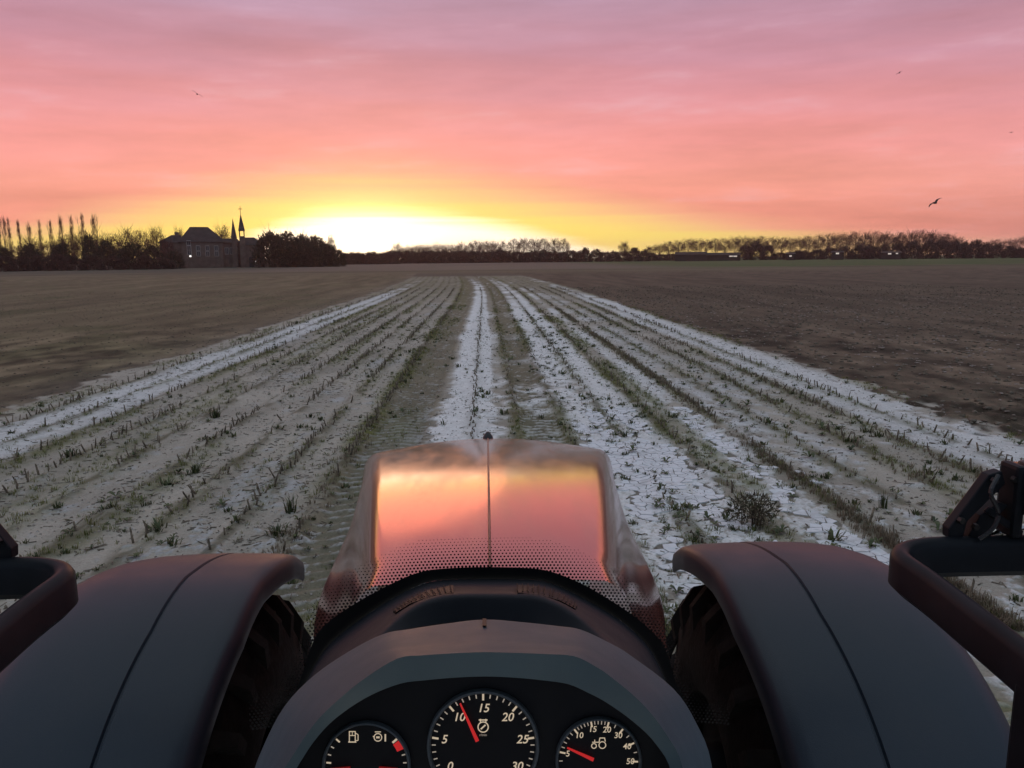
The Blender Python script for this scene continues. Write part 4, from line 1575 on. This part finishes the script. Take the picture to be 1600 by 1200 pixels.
def build_chassis():
    mb = MB()
    mb.box((-.30, 1.2, .62), (.30, 3.55, 1.25))
    mb.build('engine_block', M['black_plastic'], TR, bevel=.03)
    mb = MB()
    mb.tube([(-1.0, 2.6, .74), (-.45, 2.6, .70), (.45, 2.6, .70), (1.0, 2.6, .74)], [.13, .11, .11, .13], 10)
    mb.build('front_axle', M['black_metal'], TR, True)
    mb = MB()
    mb.box((-.30, 1.42, .85), (.30, 1.50, 1.70))
    mb.build('bulkhead', M['black_plastic'], TR, bevel=.03)
    mb = MB()
    mb.box((-.98, -1.3, 3.22), (.98, 1.02, 3.36))
    roof = mb.build('unseen_cab_roof', M['black_plastic'], TR, bevel=.04)  # roof out of view, added to shade the dash from the sky overhead
    for sx in (-1, 1):
        for y in (-1.2, .72):
            mb = MB()
            mb.box((sx * .92 - .03, y - .03, 1.2), (sx * .92 + .03, y + .03, 3.219))
            mb.build('cab_pillar', M['black_plastic'], TR, bevel=.01)


build_chassis()

WC = (1.10, 2.62, .70)                     # front wheel centre


def build_wheel(sx):
    rad, hw = .70, .30
    prof = [(-.70, .40), (-.92, .46), (-1.0, .60), (-.98, .72), (-.9, .80), (-.8, .955), (-.55, .99), (0, 1.0), (.55, .99), (.8, .955), (.9, .80), (.98, .72), (1.0, .60), (.92, .46), (.70, .40)]
    mb = MB()
    n = 56
    rows = []
    for i in range(n):
        a = 2 * PI * i / n
        rows.append([(sx * WC[0] + s * hw, WC[1] + math.sin(a) * rad * q, WC[2] + math.cos(a) * rad * q) for s, q in prof])
    rows.append(rows[0])
    mb.grid(rows)
    ty = mb.build('front_tyre', M['rubber'], TR, True)
    for i in range(22):
        for side in (-1, 1):
            lug = MB()
            a0 = 2 * PI * (i + (.5 if side > 0 else 0)) / 22
            sec = []
            for s, da, q0, q1 in ((.02, .15, .985, 1.055), (.45, .06, .98, 1.06), (.80, -.01, .94, 1.04), (1.0, -.03, .80, .93)):
                for q in (q0, q1):
                    for w in (-.035, .035):
                        a = a0 + da + w
                        sec.append((sx * WC[0] + side * s * hw, WC[1] - math.sin(a) * rad * q, WC[2] + math.cos(a) * rad * q))
            fcs = []
            for k in range(3):
                b = k * 4
                fcs += [(b, b + 4, b + 6, b + 2), (b + 1, b + 3, b + 7, b + 5), (b + 2, b + 6, b + 7, b + 3), (b, b + 1, b + 5, b + 4)]
            fcs += [(0, 2, 3, 1), (12, 13, 15, 14)]
            lug.add(sec, fcs)
            lug.build('tyre_lug', M['rubber'], ty)
    mb = MB()
    rows = []
    for i in range(33):
        a = 2 * PI * i / 32
        rows.append([(sx * WC[0] + s, WC[1] + math.sin(a) * q, WC[2] + math.cos(a) * q) for s, q in ((-.22, .30), (-.20, .285), (-.10, .26), (.0, .12), (.0, .001))])
    mb.grid(rows)
    mb.build('wheel_rim', M['rim'], ty, True)


M['rim'] = mat_plain('dusty wheel rim', (0.12, 0.11, 0.10), 0.6, 0.4)
for sx in (-1, 1):
    build_wheel(sx)


def build_fender(sx):
    rad, cy, cz = .86, 2.62, .71
    # outline across the mudguard: curled inner lip, flat top with a groove, rounded outer shoulder
    prof = [(.000, -.085), (.003, -.045), (.012, -.018), (.032, -.003), (.07, .004), (.16, .008), (.262, .010), (.270, .010), (.275, .002), (.281, .002), (.286, .011), (.294, .012),
            (.42, .010), (.56, .004), (.65, -.008), (.70, -.024), (.73, -.05), (.742, -.09), (.745, -.13)]
    prof = [prof[0]] + prof[1:]
    mb = MB()
    rows = []
    back = []
    for i in range(57):
        th = -34 + i * (112 / 56.0)                          # degrees from the top towards the cab
        xi = .815 + .05 * min(1, max(0, (th - 20) / 35.0)) - .03 * min(1, max(0, -th / 20.0))
        flare = .02 * min(1, max(0, (-th - 4) / 22.0))
        sx_w = .985 - .05 * min(1, max(0, -th / 30.0))
        row, rb = [], []
        for px, h in prof:
            r = rad + h + flare
            row.append((sx * (xi + px * sx_w), cy - r * math.sin(R(th)), cz + r * math.cos(R(th))))
            r -= .012
            rb.append((sx * (xi + .006 + px * sx_w * .985), cy - r * math.sin(R(th)), cz + r * math.cos(R(th))))
        rows.append(row)
        back.append(rb)
    mb.grid(rows)
    mb.grid([b[::-1] for b in back])
    m = len(prof)
    n = len(rows)
    for a in range(n - 1):                                   # close the two long edges
        mb.f.append((a * m, (a + 1) * m, n * m + (a + 1) * m + m - 1, n * m + a * m + m - 1))
        mb.f.append((a * m + m - 1, n * m + a * m, n * m + (a + 1) * m, (a + 1) * m + m - 1))
    for e in (0, n - 1):
        for j in range(m - 1):
            mb.f.append((e * m + j, e * m + j + 1, n * m + e * m + m - 2 - j, n * m + e * m + m - 1 - j))
    mb.build('front_fender', M['fender'], TR, True)


for sx in (-1, 1):
    build_fender(sx)


def sweep_bar(mb, pts, hgt, thick, drop):
    """a flat bar on edge, swept along a level path; top at the path's height"""
    pts = [Vector(p) for p in pts]
    c = .019
    sec = [(-thick / 2, -hgt + c), (-thick / 2, -c), (-thick / 2 + c * .35, -c * .35), (-thick / 2 + c, 0), (thick / 2 - c, 0), (thick / 2 - c * .35, -c * .35), (thick / 2, -c), (thick / 2, -hgt + c),
           (thick / 2 - c, -hgt), (-thick / 2 + c, -hgt)]
    rows = []
    for i, p in enumerate(pts):
        d = (pts[min(i + 1, len(pts) - 1)] - pts[max(i - 1, 0)])
        d.z = 0
        d.normalize()
        s = Vector((d.y, -d.x, 0))
        rows.append([p + s * a + Vector((0, 0, b)) for a, b in sec])
    b0 = len(mb.v)
    mb.grid(rows, close=True)
    n = len(sec)
    mb.f.append(tuple(b0 + k for k in range(n))[::-1])
    mb.f.append(tuple(b0 + (len(pts) - 1) * n + k for k in range(n)))


def build_bar(sx):
    """the black bar that loops outside the cab corner, with its lamp bracket"""
    zt = 2.03
    px = [(1720, 1096), (1660, 1048), (1600, 1002), (1550, 964), (1505, 930), (1465, 900), (1436, 880), (1418, 868), (1409, 859), (1411, 851), (1423, 845), (1444, 841), (1475, 839), (1520, 838), (1570, 837), (1640, 836), (1760, 836)]
    w = [Vector((.915, .74, zt))] + [at_z(a, b, zt) for a, b in px]
    path = [Vector((sx * p[0], p[1], p[2])) for p in catmull([tuple(p) for p in w], 5)]
    mb = MB()
    sweep_bar(mb, path, .100, .046, 0)
    bar = mb.build('corner_bar', M['black_metal'], TR, True)
    q = at_z(1628, 1024, zt)
    pm = MB()
    pm.box((sx * q.x - .022, q.y - .03, .75), (sx * q.x + .022, q.y + .03, zt - .06))
    pm.build('bar_post', M['black_metal'], bar, bevel=.008)
    y0 = float(at_z(1520, 838, zt).y)
    # bracket: two flat arms and a post carrying a lamp housing, at the far side of the loop
    def P(a, b, off=0.0):
        v = ray(a, b)
        q = EYE + v * ((y0 + off) / v.y)
        return Vector((sx * q.x, q.y, q.z))
    br = MB()
    br.prism([P(1483, 842), (P(1483, 826)), P(1524, 772), P(1546, 742), P(1566, 736), P(1572, 756), P(1545, 782), P(1512, 815), P(1505, 842)], (0, .03, 0))
    br.prism([P(1512, 842), P(1533, 806), P(1562, 786), P(1576, 790), P(1556, 812), P(1548, 842)], (0, .045, 0))
    br.build('lamp_bracket', M['black_metal'], bar, bevel=.004)
    h = MB()
    a, b = P(1572, 838), P(1600, 726)
    lo, hi = (min(a.x, b.x), y0 - .02, a.z), (max(a.x, b.x), y0 + .05, b.z)
    h.box(lo, hi)
    h.build('bracket_post', M['black_metal'], bar, bevel=.010)
    h = MB()
    a, b = P(1596, 806), P(1668, 722)
    h.box((min(a.x, b.x), y0 - .09, a.z), (max(a.x, b.x), y0 + .04, b.z))
    lamp = h.build('lamp_housing', M['black_plastic'], bar, bevel=.014)
    h = MB()
    a, b = P(1602, 798), P(1660, 730)
    h.box((min(a.x, b.x), y0 + .042, a.z), (max(a.x, b.x), y0 + .062, b.z))
    h.build('lamp_glass', M['red_glass'], bar, bevel=.006)
    for a, b in ((1500, 812), (1552, 750), (1522, 822), (1583, 748), (1586, 824)):
        bo = MB()
        q = P(a, b, -.004)
        bo.tube([q, q + Vector((0, -.012, 0))], [.0085, .0075], 6)
        bo.build('bolt', M['chrome_dark'], bar)
    cb = MB()
    cb.tube([tuple(p) for p in catmull([tuple(P(1560, 742, -.02)), tuple(P(1548, 770, -.035)), tuple(P(1560, 800, -.03)), tuple(P(1552, 825, -.03)), tuple(P(1530, 842, -.02))], 5)], .005, 6)
    cb.build('cable', M['black_plastic'], bar, True)
    hg = MB()
    a, b = P(1556, 770), P(1574, 748)
    hg.tube([(a.x, y0 + .015, a.z), (a.x, y0 + .015, b.z)], .016, 10)
    hg.build('hinge', M['black_metal'], bar, True)
    st = MB()
    st.prism([P(1540, 800, -.01), P(1549, 793, -.01), P(1600, 830, -.01), P(1596, 842, -.01)], (0, .012, 0))
    st.build('bracket_stay', M['black_metal'], bar, bevel=.003)
    tb = MB()
    tb.tube([P(1534, 842, .05), P(1548, 834, .05), P(1566, 829, .05), P(1584, 825, .05), P(1602, 823, .05), P(1640, 822, .05)], .0085, 8)
    tb.build('steel_tube', M['chrome'], bar, True)


for sx in (-1, 1):
    build_bar(sx)


# windscreen: a pane curved in plan, with its black enamel border and dots
GLASS_Y, GLASS_K = 1.08, .30


def glass_hit(px, py, off=0.0):
    v = ray(px, py)
    t = GLASS_Y / v.y
    for _ in range(12):
        x = v.x * t
        t = (GLASS_Y - off - GLASS_K * x * x) / v.y
    return EYE + v * t


BAND_UP = [(440, 1128), (455, 1094), (470, 1060), (488, 1006), (508, 976), (560, 940), (620, 908), (660, 893), (700, 888), (760, 886), (830, 888), (870, 896), (920, 918), (980, 955), (1020, 988), (1040, 1015), (1056, 1066), (1072, 1100), (1086, 1134)]
BAND_LO = [(446, 1132), (462, 1098), (477, 1068), (500, 1026), (522, 1000), (570, 963), (625, 929), (665, 911), (700, 906), (760, 905), (830, 906), (860, 911), (910, 934), (970, 970), (1008, 1004), (1026, 1032), (1044, 1072), (1062, 1104), (1078, 1138)]


def build_windscreen():
    rows = []
    for x in np.linspace(-.95, .95, 25):
        rows.append([(x, GLASS_Y - GLASS_K * x * x, z) for z in (1.70, 2.2, 2.7, 3.3)])
    mb = MB()
    mb.grid(rows)
    ws = mb.build('windscreen', M['glass'], TR, True)
    up = catmull(BAND_UP, 4)
    lo = catmull(BAND_LO, 4)
    n = min(len(up), len(lo))
    band = MB()
    band.grid([[glass_hit(*up[i], .003) for i in range(n)], [glass_hit(*((up[i] + lo[i]) / 2), .003) for i in range(n)], [glass_hit(*lo[i], .003) for i in range(n)]])
    band.grid([[glass_hit(*up[i], .005) for i in range(n)], [glass_hit(*((up[i] + lo[i]) / 2), .005) for i in range(n)], [glass_hit(*lo[i], .005) for i in range(n)]])
    band.build('enamel_border', M['frit'], ws)
    # dots, spaced on the glass itself, that shrink away from the border
    ux = np.array([glass_hit(*p)[0] for p in up])
    uz = np.array([glass_hit(*p)[2] for p in up])
    o = np.argsort(ux)
    ux, uz = ux[o], uz[o]
    dots = MB()
    sp = .0055
    for i in range(-90, 91):
        for j in range(0, 70):
            x = i * sp + (sp / 2 if j % 2 else 0)
            z = 2.00 + j * sp * .5 * 1.75
            zb = np.interp(x, ux, uz)
            h = z - zb
            reach = .047 + .010 * min(1.0, abs(x) / .24)
            if h < -.004 or h > reach or abs(x) > .36:
                continue
            rr = .00215 * (1 - .72 * max(0.0, h) / reach)
            y = GLASS_Y - GLASS_K * x * x - .0025
            dots.add([(x + rr * math.cos(k * PI / 3), y, z + rr * math.sin(k * PI / 3)) for k in range(6)], [tuple(range(6))])
    d = dots.build('enamel_dots', M['frit'], ws)
    tag(d, None, None, None, 'stuff')


build_windscreen()


def build_dash():
    # cowl: from under the enamel border inwards, over a ridge and down behind the instrument hood
    A = [(440, 1180)] + BAND_LO + [(1084, 1186)]
    B = [(470, 1190), (484, 1140), (505, 1090), (535, 1050), (560, 1022), (590, 992), (616, 968), (645, 947), (675, 934), (712, 928), (757, 927), (804, 928), (840, 930), (876, 943), (906, 962), (934, 986), (962, 1012), (990, 1040), (1018, 1088), (1040, 1138), (1056, 1190)]
    C = [(500, 1200), (515, 1150), (535, 1110), (560, 1070), (590, 1040), (615, 1018), (640, 1002), (665, 995), (690, 991), (720, 988), (757, 986), (800, 988), (830, 990), (850, 993), (880, 1004), (905, 1022), (935, 1048), (960, 1080), (990, 1120), (1010, 1160), (1025, 1200)]
    zA = [(glass_hit(*p) - EYE).dot(-CAM_ROT.col[2]) - .008 for p in A]
    zB = [.84, .85, .86, .88, .90, .93, .955, .97, .98, .985, .985, .985, .98, .97, .955, .93, .90, .88, .86, .85, .84]
    zC = [z - .025 for z in zB]
    rows = []
    cur = []
    for P2, zz in ((A, zA), (B, zB), (C, zC)):
        cur.append(resample(catmull([(a, b, c * 1000) for (a, b), c in zip(P2, zz)], 5), 81) / np.array((1, 1, 1000.0)))
    a, b, c = cur
    seq = [a * (1 - t) + b * t for t in np.linspace(0, .90, 7)]
    for t in np.linspace(0, 1, 7)[1:]:                       # rounded ridge, then the drop
        m0, m1, m2 = a * .10 + b * .90, b, b * .82 + c * .18
        seq.append(m0 * (1 - t) ** 2 + m1 * 2 * t * (1 - t) + m2 * t * t)
    for t in np.linspace(.18, 1, 8)[1:]:
        seq.append(b * (1 - t) + c * t)
    rows = [[at_depth(p[0], p[1] + (3.0 * math.sin(min(1, i / 7) * PI) if i < 7 else 0), p[2]) for p in r] for i, r in enumerate(seq)]
    mb = MB()
    mb.grid(rows)
    dash = mb.build('dash_cowl', M['dash'], TR, True)
    # demister vents
    for outline in ([(614, 954), (636, 938), (668, 922), (708, 914), (709, 926), (676, 931), (643, 942), (618, 957)],
                    [(808, 914), (842, 916), (879, 929), (902, 945), (899, 951), (875, 938), (842, 929), (809, 926)]):
        mid = []
        for q in outline:
            A2 = np.array([p[:2] for p in a])
            dd = np.linalg.norm(A2 - q, axis=1)
            de = np.linalg.norm(np.array([p[:2] for p in b]) - q, axis=1)
            t = dd.min() / (dd.min() + de.min())
            mid.append(at_depth(q[0], q[1], a[dd.argmin()][2] * (1 - t) + b[de.argmin()][2] * t - .006))
        mb = MB()
        mb.prism(mid, (0, 0, -.012))
        v = mb.build('demister_vent', M['frit'], TR)
        h = len(mid) // 2
        sl = MB()
        for k in range(13):
            s = (k + .5) / 13
            top = np.array(catmull([tuple(p) for p in mid[:h]], 8))
            bot = np.array(catmull([tuple(p) for p in mid[h:][::-1]], 8))
            i = min(len(top) - 1, int(s * (len(top) - 1)))
            p, q = Vector(top[i]), Vector(bot[i])
            sl.tube([p + Vector((0, 0, .002)), q + Vector((0, 0, .002))], .0008, 4)
        sl.build('vent_slats', M['frit'], v)
    # instrument hood
    O = [(380, 1330), (392, 1225), (412, 1165), (445, 1103), (490, 1056), (545, 1018), (598, 991), (640, 983), (700, 974), (757, 968), (815, 972), (870, 978), (908, 984), (955, 1006), (985, 1024), (1052, 1076), (1088, 1130), (1112, 1195), (1125, 1330)]
    I = [(396, 1330), (410, 1225), (432, 1172), (466, 1118), (508, 1076), (556, 1042), (604, 1016), (648, 1010), (700, 1005), (754, 1001), (810, 1003), (860, 1006), (910, 1012), (944, 1028), (972, 1044), (1028, 1086), (1064, 1138), (1092, 1200), (1104, 1330)]
    J = [(418, 1330), (432, 1228), (458, 1180), (492, 1130), (528, 1094), (570, 1060), (621, 1029), (660, 1024), (705, 1021), (754, 1019), (805, 1020), (852, 1022), (896, 1025), (928, 1040), (955, 1058), (1002, 1098), (1040, 1146), (1068, 1204), (1082, 1330)]
    K = [(440, 1330), (452, 1230), (476, 1180), (506, 1140), (538, 1112), (580, 1086), (626, 1068), (664, 1063), (708, 1059), (757, 1057), (806, 1059), (848, 1063), (888, 1069), (920, 1083), (948, 1098), (990, 1128), (1026, 1164), (1050, 1212), (1062, 1330)]
    Q = [(a_ + (757 - a_) * .02, b_ + 40) for a_, b_ in O]
    lines = [(Q, .85), (O, .800), (I, .715), (J, .655), (K, .665), (K, .70)]
    rows = []
    for L, zz in lines:
        rows.append([at_depth(p[0], p[1], zz) for p in catmull(L, 4)])
    # the two faces are kept crisp: each band gets rows close to both of its edges
    out = []
    for r in range(len(rows) - 1):
        for t in ((0.0, .06, .5, .94) if r < 4 else (0.0, .5)):
            out.append([p * (1 - t) + q * t for p, q in zip(rows[r], rows[r + 1])])
    out.append(rows[-1])
    mb = MB()
    mb.grid(out)
    mb.build('instrument_hood', M['slate_plastic'], TR, True)
    mb = MB()
    nt = [at_depth(754, 967, .80), at_depth(760, 967, .80), at_depth(760, 978, .768), at_depth(754, 978, .768)]
    mb.prism([p + Vector((0, -.003, .002)) for p in nt], (0, .004, -.003))
    mb.build('seam_notch', M['frit'], TR)
    mb = MB()
    mb.add([at_depth(p[0], p[1] - 2, .7005) for p in catmull(K, 4)], [tuple(range(len(catmull(K, 4))))])
    mb.build('gauge_panel', M['panel'], TR)


build_dash()

# gauges -----------------------------------------------------------------
GZ = .698
MPX = GZ / F
CX, CY, CZ = CAM_ROT.col[0], CAM_ROT.col[1], CAM_ROT.col[2]        # right, up, towards the driver


def disc(mb, r0, r1, z, n=72, a0=0.0, a1=2 * PI):
    rows = [[(r * math.sin(a0 + (a1 - a0) * k / n), r * math.cos(a0 + (a1 - a0) * k / n), z) for k in range(n + 1)] for r in (r0, r1)]
    mb.grid(rows)


def bar2(mb, x0, y0, x1, y1, w, z=.0012):
    d = Vector((x1 - x0, y1 - y0, 0)).normalized()
    s = Vector((-d.y, d.x, 0)) * w / 2
    a, b = Vector((x0, y0, z)), Vector((x1, y1, z))
    mb.add([a - s, b - s, b + s, a + s], [(0, 1, 2, 3)])


def ring2(mb, x, y, r, w, n=24, z=.0012):
    rows = [[(x + q * math.cos(2 * PI * k / n), y + q * math.sin(2 * PI * k / n), z) for k in range(n + 1)] for q in (r - w / 2, r + w / 2)]
    mb.grid(rows)


def text(parent, body, x, y, size, mat, name='numeral', shear=.22, bold=.012):
    cu = bpy.data.curves.new(name, 'FONT')
    cu.body = body
    cu.size = size
    cu.shear = shear
    cu.offset = bold * size
    cu.align_x, cu.align_y = 'CENTER', 'CENTER'
    cu.resolution_u = 3
    tmp = bpy.data.objects.new('tmp_text', cu)
    COL.objects.link(tmp)
    bpy.context.view_layer.update()
    me = bpy.data.meshes.new_from_object(tmp.evaluated_get(bpy.context.evaluated_depsgraph_get()))
    bpy.data.objects.remove(tmp)
    me.name = name
    me.materials.clear()
    o = link_mesh(name, me, parent, mat)
    o.location = (x, y, .0014)
    return o


def gauge(px, py, r_px, label):
    c = at_depth(px, py, GZ)
    mw = Matrix((CX, CY, CZ)).transposed().to_4x4()
    mw.translation = c
    g = empty('gauge', (0, 0, 0), 0, TR)
    g.matrix_world = mw
    g["label"] = label
    r = r_px * MPX
    mb = MB()
    rows = []
    for q, z in ((.93, .0005), (.935, .0035), (.955, .005), (.985, .0045), (1.0, .002), (1.0, -.001)):
        rows.append([(r * q * math.sin(2 * PI * k / 72), r * q * math.cos(2 * PI * k / 72), z) for k in range(73)])
    mb.grid(rows)
    mb.build('gauge_ring', M['bezel'], g, True)
    mb = MB()
    mb.add([(r * .935 * math.sin(2 * PI * k / 72), r * .935 * math.cos(2 * PI * k / 72), .0006) for k in range(72)], [tuple(range(72))[::-1]])
    mb.build('dial_face', M['panel'], g)
    return g, r


def ticks(g, r, angs, l0, l1, w, mat, name='tick_marks'):
    mb = MB()
    for a in angs:
        s, c = math.sin(R(a)), math.cos(R(a))
        bar2(mb, r * l0 * s, r * l0 * c, r * l1 * s, r * l1 * c, w)
    mb.build(name, mat, g)


def needle(g, r, ang, l0, l1, w0, w1, mat, cx=0, cy=0):
    s, c = math.sin(R(ang)), math.cos(R(ang))
    mb = MB()
    z = .004
    p = lambda q, w: (cx + r * q * s + w * c, cy + r * q * c - w * s, z)
    mb.prism([p(l0, -w0), p(l0, w0), p(l1, w1), p(l1, -w1)], (0, 0, .0015))
    mb.build('needle', mat, g)


def build_gauges():
    # engine speed
    g, r = gauge(755, 1164, 88, 'large middle engine speed gauge reading just above twelve')
    step = 40.6
    ticks(g, r, [(k - 3) * step for k in range(7)], .80, .915, .0019, M['print'])
    ticks(g, r, [(k - 15) * step / 5 for k in range(31) if k % 5], .84, .91, .0011, M['print_dim'], 'fine_tick_marks')
    for k, s in enumerate(('0', '5', '10', '15', '20', '25', '30')):
        a = R((k - 3) * step)
        rr = .66 if k in (2, 3, 4) else .70
        text(g, s, r * rr * math.sin(a), r * rr * math.cos(a), .0110, M['print'])
    needle(g, r, -24.5, .10, .83, .0016, .0006, M['needle'], -.003, .001)
    mb = MB()
    ring2(mb, 0, .0170, .0047, .0011)
    bar2(mb, -.004, .0235, .004, .0235, .0012)
    bar2(mb, -.0025, .0245, -.0025, .0215, .001)
    bar2(mb, .0025, .0245, .0025, .0215, .001)
    bar2(mb, -.0022, .0150, .0022, .0190, .0014)
    mb.build('engine_symbol', M['print'], g)
    text(g, 'r/min', 0, .0098, .0032, M['print_dim'], 'unit_text', 0, 0)
    # road speed
    g, r = gauge(935, 1187, 67.5, 'right road speed gauge with a tractor symbol')
    nums = [('5', -78), ('10', -38), ('15', -11), ('20', 15), ('30', 38), ('40', 64), ('50', 92)]
    ticks(g, r, [a for _, a in nums] + [-118], .78, .915, .0016, M['print'])
    ticks(g, r, [-104, -91, -70, -62, -54, -46, -32.6, -27.2, -21.8, -16.4, -5.8, -.6, 4.6, 9.8, 26, 51, 78], .83, .91, .0009, M['print_dim'], 'fine_tick_marks')
    for s, a in nums:
        rr = .73
        text(g, s, r * .745 * math.sin(R(a)) * .98, r * rr * math.cos(R(a)), .0076, M['print'], shear=.12)
    needle(g, r, -65.5, .14, .80, .0015, .0006, M['needle'])
    mb = MB()
    ring2(mb, .0035, .0140, .0031, .0009)
    ring2(mb, -.0042, .0132, .0022, .0009)
    bar2(mb, -.0058, .0166, .0005, .0166, .0009)
    bar2(mb, .0005, .0166, .0012, .0205, .0009)
    bar2(mb, .0010, .0205, .0055, .0205, .0009)
    bar2(mb, .0055, .0208, .0062, .0172, .0009)
    bar2(mb, -.0035, .0166, -.0035, .0190, .0008)
    mb.build('tractor_symbol', M['print'], g)
    # fuel and coolant
    g, r = gauge(573, 1195, 69, 'left fuel and coolant temperature gauge')
    ticks(g, r, [-49, -86, -98], .80, .91, .0016, M['print'])
    ticks(g, r, [-62, -74, 74, 86, 98], .83, .91, .0012, M['print_dim'], 'fine_tick_marks')
    mb = MB()
    disc(mb, r * .76, r * .92, .0012, 8, R(52), R(66))
    mb.build('red_zone_mark', M['needle'], g)
    ticks(g, r, [49], .78, .91, .0020, M['print'], 'tick_mark')
    mb = MB()
    x, y = -.0125, .0265
    bar2(mb, x - .0032, y - .0048, x - .0032, y + .0048, .0009)
    bar2(mb, x + .0022, y - .0048, x + .0022, y + .0048, .0009)
    bar2(mb, x - .0036, y + .0046, x + .0026, y + .0046, .0009)
    bar2(mb, x - .0042, y - .0050, x + .0032, y - .0050, .0011)
    bar2(mb, x - .0032, y + .0010, x + .0022, y + .0010, .0008)
    bar2(mb, x - .0005, y + .0010, x - .0005, y + .0046, .0006)
    bar2(mb, x + .0026, y + .0030, x + .0048, y + .0018, .0008)
    bar2(mb, x + .0048, y + .0018, x + .0048, y - .0036, .0008)
    bar2(mb, x + .0026, y - .0036, x + .0048, y - .0036, .0008)
    mb.build('fuel_pump_symbol', M['print'], g)
    mb = MB()
    x, y = .0105, .0262
    ring2(mb, x, y - .0004, .0035, .0009)
    bar2(mb, x - .0028, y + .0046, x + .0028, y + .0046, .0009)
    bar2(mb, x - .0046, y + .0004, x - .0034, y + .0004, .0010)
    bar2(mb, x - .0016, y - .0004, x + .0016, y - .0004, .0018)
    bar2(mb, x + .0068, y - .0042, x + .0068, y + .0026, .0014)
    mb.build('engine_heat_symbol', M['print'], g)
    needle(g, r, -93, .35, .80, .0014, .0008, M['needle_dim'])
    needle(g, r, 93, .30, .72, .0014, .0008, M['needle_dim'])


build_gauges()
print('objects', len(bpy.data.objects), 'polys', sum(len(m.polygons) for m in bpy.data.meshes))
